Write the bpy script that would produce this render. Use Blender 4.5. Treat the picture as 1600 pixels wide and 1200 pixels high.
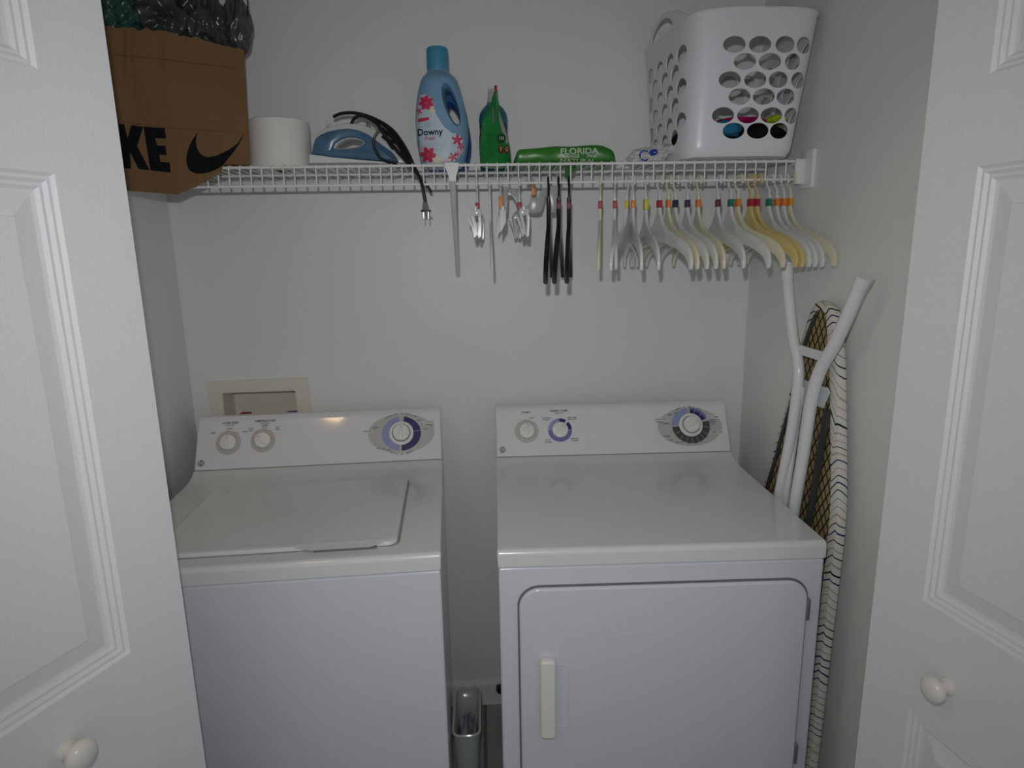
import bpy, bmesh, math, random
from mathutils import Vector, Matrix, noise
from mathutils.bvhtree import BVHTree
random.seed(7)
for o in list(bpy.data.objects): bpy.data.objects.remove(o)
SC = bpy.context.scene; COL = SC.collection
PI = math.pi; V = Vector

# ------------------------------------------------------------------ camera
F_PX = 981.7; PITCH = .2059; YAW = .0472; ROLL = -.0182
CAM = V((-.0315, -1.8914, 1.5103))
FW = V((math.sin(YAW)*math.cos(PITCH), math.cos(YAW)*math.cos(PITCH), -math.sin(PITCH)))
_R = V((math.cos(YAW), -math.sin(YAW), 0)); _U = _R.cross(FW)
RT = math.cos(ROLL)*_R + math.sin(ROLL)*_U; UP = -math.sin(ROLL)*_R + math.cos(ROLL)*_U
cd = bpy.data.cameras.new('camera'); cam = bpy.data.objects.new('camera', cd); COL.objects.link(cam)
cd.sensor_fit = 'HORIZONTAL'; cd.sensor_width = 36; cd.lens = F_PX/1600*36; cd.clip_start = .02
cam.matrix_world = Matrix(((RT.x, UP.x, -FW.x, CAM.x), (RT.y, UP.y, -FW.y, CAM.y), (RT.z, UP.z, -FW.z, CAM.z), (0, 0, 0, 1)))
SC.camera = cam
def ray(px, py): return FW + RT*((px-800)/F_PX) - UP*((py-600)/F_PX)
def proj(P):
    d = V(P)-CAM; w_ = d.dot(FW); return 800+F_PX*d.dot(RT)/w_, 600-F_PX*d.dot(UP)/w_
def at(px, py, y): d = ray(px, py); return CAM + d*((y-CAM.y)/d.y)       # photo point on a plane of given depth
def atx(px, py, x): d = ray(px, py); return CAM + d*((x-CAM.x)/d.x)

# ------------------------------------------------------------------ world, lights, exposure
SC.view_settings.view_transform = 'Standard'; SC.view_settings.look = 'None'
SC.view_settings.exposure = 0.2; SC.view_settings.gamma = 1; SC.view_settings.use_curve_mapping = False
w = bpy.data.worlds.new('room'); SC.world = w; w.use_nodes = True
bg = w.node_tree.nodes['Background']; bg.inputs[0].default_value = (.93, .97, 1.0, 1); bg.inputs[1].default_value = .26
def light(name, kind, loc, energy, color, size=None, rot=None):
    l = bpy.data.lights.new(name, kind); l.energy = energy; l.color = color
    o = bpy.data.objects.new(name, l); COL.objects.link(o); o.location = loc
    if kind == 'POINT': l.shadow_soft_size = size
    if kind == 'AREA': l.size = size
    if rot: o.rotation_euler = rot
    return o
fl = light('camera_flash', 'SPOT', CAM + V((-.02, .02, .10)), 20.0, (1.0, 1.0, 1.0), .010)
fl.data.spot_size = math.radians(117); fl.data.spot_blend = 1; fl.data.shadow_soft_size = .010
fl.rotation_euler = FW.to_track_quat('-Z', 'Y').to_euler()

# ------------------------------------------------------------------ material helpers
MATS = {}
def mat(name, col, rough=.5, spec=.5, metal=0, alpha=1, coat=0, emit=None, trans=0, bump=None, sheen=0):
    if name in MATS: return MATS[name]
    m = bpy.data.materials.new(name); m.use_nodes = True; MATS[name] = m
    nt = m.node_tree; b = nt.nodes['Principled BSDF']
    b.inputs['Base Color'].default_value = (*col, 1); b.inputs['Roughness'].default_value = rough
    b.inputs['Specular IOR Level'].default_value = spec; b.inputs['Metallic'].default_value = metal
    b.inputs['Alpha'].default_value = alpha; b.inputs['Coat Weight'].default_value = coat
    b.inputs['Coat Roughness'].default_value = .05
    b.inputs['Transmission Weight'].default_value = trans
    if emit: b.inputs['Emission Color'].default_value = (*emit[0], 1); b.inputs['Emission Strength'].default_value = emit[1]
    if bump:
        sc, st, stretch = bump
        tc = nt.nodes.new('ShaderNodeTexCoord'); mp = nt.nodes.new('ShaderNodeMapping'); n = nt.nodes.new('ShaderNodeTexNoise'); bp = nt.nodes.new('ShaderNodeBump')
        mp.inputs['Scale'].default_value = stretch; n.inputs['Scale'].default_value = sc; n.inputs['Detail'].default_value = 4
        bp.inputs['Strength'].default_value = st; bp.inputs['Distance'].default_value = .002
        nt.links.new(tc.outputs['Object'], mp.inputs[0]); nt.links.new(mp.outputs[0], n.inputs['Vector'])
        nt.links.new(n.outputs[0], bp.inputs['Height']); nt.links.new(bp.outputs[0], b.inputs['Normal'])
    return m
def tint(m, col2, scale=3, lo=.4, hi=.6):        # mottle: mixes a second colour of the thing itself by noise
    nt = m.node_tree; b = nt.nodes['Principled BSDF']; c1 = tuple(b.inputs['Base Color'].default_value)
    tc = nt.nodes.new('ShaderNodeTexCoord'); n = nt.nodes.new('ShaderNodeTexNoise'); r = nt.nodes.new('ShaderNodeValToRGB')
    n.inputs['Scale'].default_value = scale; n.inputs['Detail'].default_value = 3
    r.color_ramp.elements[0].position = lo; r.color_ramp.elements[0].color = c1
    r.color_ramp.elements[1].position = hi; r.color_ramp.elements[1].color = (*col2, 1)
    nt.links.new(tc.outputs['Object'], n.inputs['Vector']); nt.links.new(n.outputs[0], r.inputs[0]); nt.links.new(r.outputs[0], b.inputs['Base Color'])
    return m
M_WALL = mat('wall_paint', (.79, .80, .785), .42, .4, bump=(90, .10, (1, 1, 1)))
M_CEIL = mat('ceiling_paint', (.72, .72, .71), .8, .2)
M_DOOR = mat('door_paint', (.79, .80, .82), .42, .4, bump=(60, .24, (14, 14, .55)))
M_TRIM = mat('trim_paint', (.78, .78, .78), .35)
M_ENAMEL = mat('white_enamel', (.66, .685, .74), .16, .5, coat=.3)
M_DECK = mat('white_enamel_top', (.70, .715, .725), .20, .5, coat=.3)
M_PANEL = mat('panel_white', (.76, .775, .80), .08, .5)
M_KNOB = mat('knob_white', (.80, .81, .78), .25, .5)
M_HANDLE = mat('handle_ivory', (.80, .79, .74), .25)
M_GREYP = mat('print_grey', (.42, .43, .43), .4)
M_GREYL = mat('print_light_grey', (.50, .50, .49), .4)
M_INK = mat('print_ink', (.06, .06, .07), .4)
M_NAVY = mat('print_navy', (.025, .02, .14), .4)
M_LILAC = mat('print_lilac', (.30, .33, .58), .4)
M_PBLUE = mat('print_blue', (.16, .17, .40), .4)
M_CHAR = mat('print_charcoal', (.07, .075, .075), .4)
M_PWHITE = mat('print_white', (.78, .78, .78), .4)
M_GAP = mat('gap_shade', (.16, .16, .17), .5)  # dark grey colour standing in for the shade inside gaps, not rubber
M_STEEL = mat('hinge_steel', (.30, .32, .38), .35, metal=.7)
M_WIRE = mat('wire_coating', (.80, .80, .79), .3)
M_KRAFT = tint(mat('kraft_paper', (.215, .120, .054), .75, .25, bump=(9, .6, (1, 1, 1))), (.19, .104, .046), 5)
M_BLACK = mat('black_print', (.006, .007, .009), .85, .15)
M_CORD = mat('black_rubber', (.010, .010, .011), .4)
M_RED = mat('red_plastic', (.35, .01, .02), .35)

# ------------------------------------------------------------------ object helpers
def xf(loc, rz=0): return Matrix.Translation(V(loc)) @ Matrix.Rotation(rz, 4, 'Z')
def tag(o, label=None, cat=None, group=None, kind=None):
    if label: o['label'] = label
    if cat: o['category'] = cat
    if group: o['group'] = group
    if kind: o['kind'] = kind
    return o
def thing(name, label, cat, loc=(0, 0, 0), rz=0, group=None):
    o = bpy.data.objects.new(name, None); COL.objects.link(o); o.empty_display_size = .05
    o.location = loc; o.rotation_euler = (0, 0, rz); o['_m'] = 0
    del o['_m']
    return tag(o, label, cat, group)
def parent_matrix(p):
    if p is None: return Matrix()
    return parent_matrix(p.parent) @ Matrix.LocRotScale(p.location, p.rotation_euler, p.scale)
def obj(name, bm, m, parent=None, smooth=True, world=False, origin=None, ang=35):
    """link a bmesh as ONE mesh object; world=True when its vertices are in world metres"""
    if world and parent is not None: bm.transform(parent_matrix(parent).inverted())
    if origin is not None: bm.transform(Matrix.Translation(-V(origin)))
    bmesh.ops.recalc_face_normals(bm, faces=bm.faces)
    me = bpy.data.meshes.new(name)
    if smooth:
        for f in bm.faces: f.smooth = True
        a = math.radians(ang)
        for e in bm.edges:
            if len(e.link_faces) == 2:
                try:
                    if e.calc_face_angle() > a: e.smooth = False
                except ValueError: pass
    bm.to_mesh(me); bm.free()
    for mm in (m if isinstance(m, (list, tuple)) else [m]): me.materials.append(mm)
    o = bpy.data.objects.new(name, me); COL.objects.link(o); o.parent = parent
    if smooth and getattr(m, 'name', '') in ('white_enamel', 'white_enamel_top', 'panel_white', 'handle_ivory'):
        wn_ = o.modifiers.new('weighted', 'WEIGHTED_NORMAL'); wn_.keep_sharp = True; wn_.weight = 100
    if origin is not None: o.location = origin
    return o
def struct(name, bm, m, **k):
    o = obj(name, bm, m, smooth=False, **k); o['kind'] = 'structure'; return o
def box(bm, a, b, M=None, bev=0, seg=2):
    r = bmesh.ops.create_cube(bm, size=1); vs = r['verts']
    for v in vs: v.co = V([(a[i]+b[i])/2 + v.co[i]*(b[i]-a[i]) for i in range(3)])
    if bev:
        es = list({e for v in vs for e in v.link_edges})
        rr = bmesh.ops.bevel(bm, geom=es, offset=bev, segments=seg, affect='EDGES', profile=.5)
        vs = list({v for f in rr['faces'] for v in f.verts} | {v for v in vs if v.is_valid})
    if M is not None: bmesh.ops.transform(bm, matrix=M, verts=vs)
    return vs
def newbox(a, b, bev=0, seg=2):
    bm = bmesh.new(); box(bm, a, b, bev=bev, seg=seg); return bm
def smooth_path(pts, n=6, closed=False):
    pts = [V(p) for p in pts]; out = []; L = len(pts)
    rng = range(L if closed else L-1)
    for i in rng:
        if closed: p0, p1, p2, p3 = pts[i-1], pts[i], pts[(i+1) % L], pts[(i+2) % L]
        else: p0, p1, p2, p3 = pts[max(i-1, 0)], pts[i], pts[i+1], pts[min(i+2, L-1)]
        for k in range(n):
            t = k/n
            out.append(.5*((2*p1)+(-p0+p2)*t+(2*p0-5*p1+4*p2-p3)*t*t+(-p0+3*p1-3*p2+p3)*t**3))
    if not closed: out.append(pts[-1])
    return out
def tube(bm, pts, r, seg=8, closed=False, cap=True):
    pts = [V(p) for p in pts]; n = len(pts); rs = r if isinstance(r, (list, tuple)) else [r]*n
    T = []
    for i in range(n):
        a = pts[i-1] if (i > 0 or closed) else pts[i]; b = pts[(i+1) % n] if (i < n-1 or closed) else pts[i]
        T.append((b-a).normalized())
    nrm = T[0].orthogonal().normalized(); rings = []
    for i in range(n):
        nrm = (nrm - T[i]*nrm.dot(T[i])).normalized(); bi = T[i].cross(nrm)
        rings.append([bm.verts.new(pts[i] + (nrm*math.cos(2*PI*k/seg)+bi*math.sin(2*PI*k/seg))*rs[i]) for k in range(seg)])
    m = n if closed else n-1
    for i in range(m):
        A, B = rings[i], rings[(i+1) % n]
        for k in range(seg): bm.faces.new((A[k], A[(k+1) % seg], B[(k+1) % seg], B[k]))
    if cap and not closed: bm.faces.new(rings[0][::-1]); bm.faces.new(rings[-1])
def lathe(bm, prof, seg=32, M=None, cap=True, sx=1, sy=1):
    rings = []; vs = []
    for r, z in prof:
        rg = [bm.verts.new((r*sx*math.cos(2*PI*k/seg), r*sy*math.sin(2*PI*k/seg), z)) for k in range(seg)]; rings.append(rg); vs += rg
    for A, B in zip(rings, rings[1:]):
        for k in range(seg): bm.faces.new((A[k], A[(k+1) % seg], B[(k+1) % seg], B[k]))
    if cap: bm.faces.new(rings[0][::-1]); bm.faces.new(rings[-1])
    if M is not None: bmesh.ops.transform(bm, matrix=M, verts=vs)
    return vs
def loft(bm, rings, cap0=True, cap1=True, closed=True):
    R = [[bm.verts.new(p) for p in r] for r in rings]; n = len(R[0])
    for A, B in zip(R, R[1:]):
        for k in range(n if closed else n-1): bm.faces.new((A[k], A[(k+1) % n], B[(k+1) % n], B[k]))
    if cap0: bm.faces.new(R[0][::-1])
    if cap1: bm.faces.new(R[-1])
    return R
def fill2d(loops):
    """flat bmesh in xy from one outer loop and hole loops"""
    bm = bmesh.new(); es = []
    for lp in loops:
        vs = [bm.verts.new((p[0], p[1], 0)) for p in lp]
        es += [bm.edges.new((vs[i], vs[(i+1) % len(vs)])) for i in range(len(vs))]
    bmesh.ops.triangle_fill(bm, edges=es, use_beauty=True, use_dissolve=False)
    return bm
def prism2d(loops, h, M=None, bev=0, seg=2):
    """extruded flat shape: loops in xy, thickness h centred on z=0"""
    bm = fill2d(loops)
    for v in bm.verts: v.co.z = -h/2
    r = bmesh.ops.extrude_face_region(bm, geom=bm.faces[:])
    bmesh.ops.translate(bm, vec=(0, 0, h), verts=[g for g in r['geom'] if isinstance(g, bmesh.types.BMVert)])
    bmesh.ops.recalc_face_normals(bm, faces=bm.faces)
    if bev:
        bmesh.ops.dissolve_limit(bm, angle_limit=.01, verts=bm.verts, edges=bm.edges)
        es = [e for e in bm.edges if len(e.link_faces) == 2 and abs(abs(e.link_faces[0].normal.z)-abs(e.link_faces[1].normal.z)) > .5]
        bmesh.ops.bevel(bm, geom=es, offset=bev, segments=seg, affect='EDGES', profile=.5)
    if M is not None: bm.transform(M)
    return bm
def rrect(x0, y0, x1, y1, r, n=6):
    out = []
    for cx, cy, a0 in ((x1-r, y1-r, 0), (x0+r, y1-r, PI/2), (x0+r, y0+r, PI), (x1-r, y0+r, 1.5*PI)):
        out += [(cx+r*math.cos(a0+PI/2*k/n), cy+r*math.sin(a0+PI/2*k/n)) for k in range(n+1)]
    return out
def ell(cx, cy, a, b, n=32, rot=0):
    return [(cx+a*math.cos(t)*math.cos(rot)-b*math.sin(t)*math.sin(rot), cy+a*math.cos(t)*math.sin(rot)+b*math.sin(t)*math.cos(rot)) for t in [2*PI*k/n for k in range(n)]]
def sector(cx, cy, r0, r1, a0, a1, sy=1, n=20):
    A = [math.radians(a0+(a1-a0)*k/n) for k in range(n+1)]
    return [(cx+r1*math.cos(a), cy+r1*sy*math.sin(a)) for a in A] + [(cx+r0*math.cos(a), cy+r0*sy*math.sin(a)) for a in A[::-1]]
def text2d(s, size, cx=0, cy=0, bold=0, sx=1, rot=0, shear=0, align='CENTER'):
    c = bpy.data.curves.new('t', 'FONT'); c.body = s; c.size = size; c.align_x = align; c.align_y = 'CENTER'; c.offset = bold; c.shear = shear; c.resolution_u = 3
    o = bpy.data.objects.new('t', c); COL.objects.link(o); bpy.context.view_layer.update()
    me = bpy.data.meshes.new_from_object(o.evaluated_get(bpy.context.evaluated_depsgraph_get()))
    bm = bmesh.new(); bm.from_mesh(me); bpy.data.objects.remove(o); bpy.data.curves.remove(c); bpy.data.meshes.remove(me)
    bm.transform(Matrix.Translation((cx, cy, 0)) @ Matrix.Rotation(rot, 4, 'Z') @ Matrix.Diagonal((sx, 1, 1, 1)))
    return bm
def merge(*bms):
    out = bmesh.new()
    for b in bms:
        me = bpy.data.meshes.new('x'); b.to_mesh(me); out.from_mesh(me); bpy.data.meshes.remove(me); b.free()
    return out
def gridcut(bm, step):
    for ax in (0, 1):
        lo = min(v.co[ax] for v in bm.verts); hi = max(v.co[ax] for v in bm.verts); k = math.floor(lo/step)+1
        while k*step < hi:
            co = V((0, 0, 0)); co[ax] = k*step; no = V((0, 0, 0)); no[ax] = 1
            bmesh.ops.bisect_plane(bm, geom=bm.verts[:]+bm.edges[:]+bm.faces[:], plane_co=co, plane_no=no, dist=1e-6); k += 1
def print_on(bm, bvh, step=4, off=.0006):
    """lays a flat shape traced on the photo (pixels) onto the surface it is printed on"""
    gridcut(bm, step); bad = []
    for v in bm.verts:
        d = ray(v.co.x, v.co.y).normalized(); h, n, i, dist = bvh.ray_cast(CAM, d)
        if h is None: bad.append(v); continue
        v.co = h - d*(off/max(.3, abs(n.dot(d))))
    if bad: bmesh.ops.delete(bm, geom=bad, context='VERTS')
    return bm
def flipy(bm):
    for v in bm.verts: v.co.y = -v.co.y
    return bm
def ptext(s, size, cx, cy, **k):        # text in pixel space (y down)
    b = text2d(s, size, 0, 0, **k); flipy(b); b.transform(Matrix.Translation((cx, cy, 0))); return b
def boolean(o, cutter_bm, op='DIFFERENCE'):
    me = bpy.data.meshes.new('c'); bmesh.ops.recalc_face_normals(cutter_bm, faces=cutter_bm.faces); cutter_bm.to_mesh(me); cutter_bm.free()
    c = bpy.data.objects.new('c', me); COL.objects.link(c)
    c.matrix_world = parent_matrix(o.parent) @ Matrix.Translation(o.location)
    md = o.modifiers.new('b', 'BOOLEAN'); md.operation = op; md.object = c; md.solver = 'EXACT'
    bpy.context.view_layer.update()
    nm = bpy.data.meshes.new_from_object(o.evaluated_get(bpy.context.evaluated_depsgraph_get()))
    o.modifiers.clear(); o.data = nm; bpy.data.objects.remove(c)
    for p in nm.polygons: p.use_smooth = True
    try: nm.set_sharp_from_angle(angle=math.radians(35))
    except Exception: pass
def blob(c, r, seed=0, amp=.25, freq=2.2, sub=4, sharp=False):
    bm = bmesh.new(); bmesh.ops.create_icosphere(bm, subdivisions=sub, radius=1)
    for v in bm.verts:
        p = v.co.normalized(); q = p*freq + V((seed*7.3, seed*3.1, seed*1.7))
        n = noise.fractal(q, 1, 2, 4)
        if sharp: n = .6*(1-abs(noise.noise(q*1.6))*3.2) + .4*n
        s = 1+amp*n; v.co = V((c[0]+p.x*r[0]*s, c[1]+p.y*r[1]*s, c[2]+p.z*r[2]*s))
    return bm

# ------------------------------------------------------------------ room shell
XL, XR, ZC = -.906, .783, 2.44
YF = -.93                                   # inner face of the front wall
OP0, OP1, OPZ = -.80, .765, 2.04            # opening
# outlet box opening in the back wall
BX0, BX1, BZ0, BZ1 = -.822, -.592, .98, 1.118
bm = bmesh.new()
box(bm, (XL-.1, 0, 0), (BX0, .1, ZC)); box(bm, (BX1, 0, 0), (XR+.1, .1, ZC))
box(bm, (BX0, 0, 0), (BX1, .1, BZ0)); box(bm, (BX0, 0, BZ1), (BX1, .1, ZC))
struct('wall_back', bm, M_WALL)
struct('wall_left', newbox((XL-.1, YF-.11, 0), (XL, 0, ZC)), M_WALL)
struct('wall_right', newbox((XR, YF-.11, 0), (XR+.1, 0, ZC)), M_WALL)
bm = bmesh.new(); box(bm, (-2.2, YF-.11, 0), (XL-.1, YF, ZC)); box(bm, (XL, YF-.11, 0), (OP0, YF, ZC)); box(bm, (XR+.1, YF-.11, 0), (2.2, YF, ZC))
box(bm, (OP1, YF-.11, 0), (XR, YF, ZC)); box(bm, (OP0, YF-.11, OPZ), (OP1, YF, ZC)); struct('wall_front', bm, M_WALL)
M_FLOOR = mat('floor_tile', (.36, .34, .30), .45)
nt = M_FLOOR.node_tree; tc = nt.nodes.new('ShaderNodeTexCoord'); br = nt.nodes.new('ShaderNodeTexBrick'); mp = nt.nodes.new('ShaderNodeMapping')
mp.inputs['Location'].default_value = (.055, 0, 0)
br.offset = 0; br.inputs['Scale'].default_value = 1; br.inputs['Brick Width'].default_value = .33; br.inputs['Row Height'].default_value = .33; br.inputs['Mortar Size'].default_value = .006
br.inputs['Color1'].default_value = (.36, .34, .30, 1); br.inputs['Color2'].default_value = (.33, .315, .28, 1); br.inputs['Mortar'].default_value = (.14, .13, .12, 1)
nt.links.new(tc.outputs['Object'], mp.inputs[0]); nt.links.new(mp.outputs[0], br.inputs['Vector']); nt.links.new(br.outputs[0], nt.nodes['Principled BSDF'].inputs['Base Color'])
struct('floor', newbox((-2.2, -3.4, -.1), (2.2, .1, 0)), M_FLOOR)
struct('ceiling', newbox((-2.2, -3.4, ZC), (2.2, .1, ZC+.1)), M_CEIL)
def baseboard(name, a, b):
    struct(name, newbox(a, b, bev=.003), M_TRIM)
baseboard('baseboard_back', (XL, -.013, 0), (XR, 0, .083))
baseboard('baseboard_left', (XL, YF, 0), (XL+.013, -.013, .083))
baseboard('baseboard_right', (XR-.013, YF, 0), (XR, -.013, .083))
# ceiling lamp of the room in front of the closet (its warm reflection shows on the washer's panel)
t = thing('ceiling_lamp', 'round warm ceiling lamp of the room, reflected in the washer panel', 'lamp', (-.735, -1.475, ZC))
bm = bmesh.new(); lathe(bm, [(.02, 0), (.097, 0), (.10, -.010), (.092, -.016), (.02, -.016)]); obj('lamp_base', bm, M_TRIM, t)
bm = bmesh.new(); lathe(bm, [(.088, -.015), (.086, -.028), (.068, -.042), (.034, -.050), (.002, -.051)]); obj('lamp_shade', bm, mat('lamp_glass', (.9, .8, .6), .4, emit=((1, .66, .34), 22.0)), t)

# ------------------------------------------------------------------ bifold doors
def door_leaf(E, a, width, side, knob_s, name, label, knob=True):
    """E: top view position of the far (hinged) edge, a: heading; local x runs from far edge towards the room, local -y is the moulded face"""
    d = V((-math.sin(a), -math.cos(a), 0))
    # local frame: X = d, Z up, face normal Nf
    Nf = V((d.y, -d.x, 0))
    if (V((0, -1.5, 0))-V(E)).dot(Nf) < 0: Nf = -Nf
    z0, H = .012, 2.02; th = .034
    Mx = Matrix(((d.x, -Nf.x, 0, E[0]), (d.y, -Nf.y, 0, E[1]), (0, 0, 1, 0), (0, 0, 0, 1)))
    rz = math.atan2(d.y, d.x); Lo = xf((E[0], E[1], z0), rz)
    bm = bmesh.new()
    st = .098
    pans = [(st, 1.738, width-st, 1.935), (st, .945, width-st, 1.618), (st, .23, width-st, .745)]
    prof = [(0, 0), (.0045, .0042), (.0085, .0036), (.0130, .0076), (.017, .0068), (.0215, .0108), (.027, .0116), (.054, .0058), (.0548, .0026)]
    us = [0, st, width-st, width]; zs = [z0]
    for p_ in pans[::-1]: zs += [p_[1], p_[3]]
    zs.append(z0+H)
    def vert(u, z, dep): return bm.verts.new(Mx @ V((u, dep, z)))
    cache = {}
    def gv(u, z):
        k = (round(u, 4), round(z, 4))
        if k not in cache: cache[k] = vert(u, z, 0)
        return cache[k]
    pk = {(round(p_[0], 4), round(p_[1], 4)): p_ for p_ in pans}
    for i in range(3):
        for j in range(len(zs)-1):
            u0, u1, q0, q1 = us[i], us[i+1], zs[j], zs[j+1]
            key = (round(u0, 4), round(q0, 4))
            if i == 1 and key in pk:
                prev = [gv(u0, q0), gv(u1, q0), gv(u1, q1), gv(u0, q1)]
                for ins, dep in prof[1:]:
                    cur = [vert(u0+ins, q0+ins, dep), vert(u1-ins, q0+ins, dep), vert(u1-ins, q1-ins, dep), vert(u0+ins, q1-ins, dep)]
                    for k in range(4): bm.faces.new((prev[k], prev[(k+1) % 4], cur[(k+1) % 4], cur[k]))
                    prev = cur
                bm.faces.new(prev)
            else:
                bm.faces.new((gv(u0, q0), gv(u1, q0), gv(u1, q1), gv(u0, q1)))
    # back and edges
    b = [vert(0, z0, th), vert(width, z0, th), vert(width, z0+H, th), vert(0, z0+H, th)]; bm.faces.new(b)
    for path, (b0, b1) in (([gv(u, z0) for u in us], (b[0], b[1])), ([gv(width, z) for z in zs], (b[1], b[2])), ([gv(u, z0+H) for u in us[::-1]], (b[2], b[3])), ([gv(0, z) for z in zs[::-1]], (b[3], b[0]))):
        bm.faces.new(path + [b1, b0])
    t = thing(name, label, 'door', (E[0], E[1], z0), rz)
    t['kind'] = 'structure'
    sl = obj('door_panel', bm, M_DOOR, t, world=True, ang=4, smooth=False)
    if knob:
        base = Mx @ V((knob_s[0], 0, knob_s[1]))
        q = Nf.to_track_quat('Z', 'Y').to_matrix().to_4x4()
        bm = bmesh.new(); lathe(bm, [(.0135, -.001), (.0135, .003), (.0095, .006), (.0085, .014), (.012, .018), (.0185, .022), (.0205, .027), (.0195, .032), (.015, .0365), (.008, .039), (.001, .0395)], 32, Matrix.Translation(base) @ q)
        obj('door_knob', bm, mat('knob_paint', (.78, .76, .72), .25), t, world=True)
    return t
EL = at(226, 500, -.95); ER = at(1412, 500, -.90)
AL, AR = .40, -.17
door_leaf((EL.x, EL.y, 0), AL, .455, -1, (.205, .870), 'door_1', 'white moulded bifold door leaf at the left, folded open, round white knob')
door_leaf((ER.x, ER.y, 0), AR, .405, 1, (.160, .831), 'door_2', 'white moulded bifold door leaf at the right, folded open, round white knob')
def back_leaf(E, a, width, jamb, name, label):
    f = V((E[0]-math.sin(a)*width, E[1]-math.cos(a)*width, 0)); j = V((jamb, YF-.05, 0)); d = (j-f).normalized()
    aa = math.atan2(-d.x, -d.y)
    L = (j-f).length
    off = V((math.copysign(.045, jamb), 0, 0))
    t = door_leaf((f.x+off.x, f.y, 0), aa, L-.04, 0, (0, 0), name, label, knob=False)
back_leaf(EL, AL, .455, -.80, 'door_3', 'rear leaf of the left bifold door, folded behind the one with the knob')
back_leaf(ER, AR, .405, .80, 'door_4', 'rear leaf of the right bifold door, folded behind the one with the knob')

# ------------------------------------------------------------------ washer and dryer
W = .686; P1, Z1, P2, Z2 = .5411, .9344, .6135, 1.0643; H1 = .0381
SL = math.hypot(P2-P1, Z2-Z1); CS, SN = (P2-P1)/SL, (Z2-Z1)/SL
def pmat(u, s, h=0, rot=0):
    """matrix placing a part on the sloping control panel"""
    return Matrix(((1, 0, 0, u), (0, CS, -SN, P1+s*CS-h*SN), (0, SN, CS, Z1+s*SN+h*CS), (0, 0, 0, 1))) @ Matrix.Rotation(rot, 4, 'Z')
def profile_prism(prof, u0, u1, bev=.005):
    bm = bmesh.new()
    A = [bm.verts.new((u0, v, z)) for v, z in prof]; B = [bm.verts.new((u1, v, z)) for v, z in prof]; n = len(prof)
    fa = bm.faces.new(A[::-1]); fb = bm.faces.new(B)
    for k in range(n): bm.faces.new((A[k], A[(k+1) % n], B[(k+1) % n], B[k]))
    bmesh.ops.recalc_face_normals(bm, faces=bm.faces)
    if bev: bmesh.ops.bevel(bm, geom=list(fa.edges)+list(fb.edges), offset=bev, segments=3, affect='EDGES', profile=.5)
    return bm
def arc(cx, cy, r, a0, a1, n=5): return [(cx+r*math.cos(math.radians(a0+(a1-a0)*k/n)), cy+r*math.sin(math.radians(a0+(a1-a0)*k/n))) for k in range(n+1)]
def appliance(name, label, cat, x, y, rz, vback=.655):
    t = thing(name, label, cat, (x, y, 0), rz)
    # cabinet
    bm = newbox((.002, .003, .025), (W-.002, vback, .914-H1-.0015), bev=.006, seg=3); obj('cabinet', bm, M_ENAMEL, t)
    # top with the swept riser
    prof = [(0, .914-H1+.0015)] + arc(.012, .902, .012, 180, 90) + [(.44, .914), (.465, .9145), (.49, .9165), (.51, .9205), (.526, .9265), (.5385, .9335), (P1+.0015, Z1-.001), (vback, Z1-.001), (vback, .914-H1+.0015)]
    obj('top', profile_prism(prof, 0, W), M_DECK, t)
    # backguard
    prof = [(P1+.0015*CS, Z1+.0015*SN), (P1+.006*CS, Z1+.006*SN), (P2-.013*CS, Z2-.013*SN), (P2-.009*CS, Z2-.009*SN)] + [(P2+.004, Z2+.001), (P2+.012, Z2+.003), (vback-.008, Z2+.001), (vback, Z2-.008), (vback, Z1+.0015)]
    obj('control_panel', profile_prism(prof, .001, W-.001, .006), M_PANEL, t)
    for u in (.05, W-.05):
        for v in (.06, vback-.06):
            bm = bmesh.new(); lathe(bm, [(.022, 0), (.022, .012), (.012, .014), (.012, .03)], 16, Matrix.Translation((u, v, 0))); obj('foot', bm, M_CORD, t)
    return t
def decal(name, bm, u, s, m, par, h=.0005, rot=0, order=0):
    bm.transform(pmat(u, s, h+order*.00025, rot)); return obj(name, bm, m, par, smooth=False)
def knob(t, name, u, s, r, rot, h=.016):
    bm = bmesh.new(); lathe(bm, [(r*.98, 0), (r, .002), (r*.96, h*.55), (r*.9, h*.62), (r*.5, h*.66), (.001, h*.66)], 40)
    g = prism2d([rrect(-r*.93, -r*.20, r*.93, r*.20, r*.12)], h*.8, Matrix.Translation((0, 0, h*.62)), bev=.0012)
    bm = merge(bm, g); bm.transform(pmat(u, s, 0, rot)); k = obj(name, bm, M_KNOB, t)
    i = fill2d([rrect(r*.30, -r*.04, r*.9, r*.04, r*.03)]); i.transform(pmat(u, s, h*1.025, rot)); obj('pointer_line', i, M_GREYP, k, smooth=False)
    return k
def logo(t):
    u, s = .0195, .0215; r = .0088
    bm = fill2d([ell(0, 0, r, r*1.05, 28)]); decal('maker_emblem', bm, u, s, M_INK, t)
    rg = fill2d([ell(0, 0, r*.84, r*.88, 28), ell(0, 0, r*.72, r*.76, 28)])
    sw = [fill2d([sector(math.cos(a)*r*.62, math.sin(a)*r*.62, r*.10, r*.20, 0, 300, n=10)]) for a in (PI/4, 3*PI/4, -PI/4, -3*PI/4)]
    decal('emblem_letters', merge(rg, *sw, text2d('GE', r*.95, bold=.0002, shear=.2)), u, s, M_PWHITE, t, order=1)
def texts(t, items, m=M_INK, name='panel_lettering'):
    for s_, u, sl, size in items:
        bm = text2d(s_, size, u, sl, bold=size*.022, sx=1.05); bm.transform(pmat(0, 0, .0010)); obj(name, bm, m, t, smooth=False)
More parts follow.
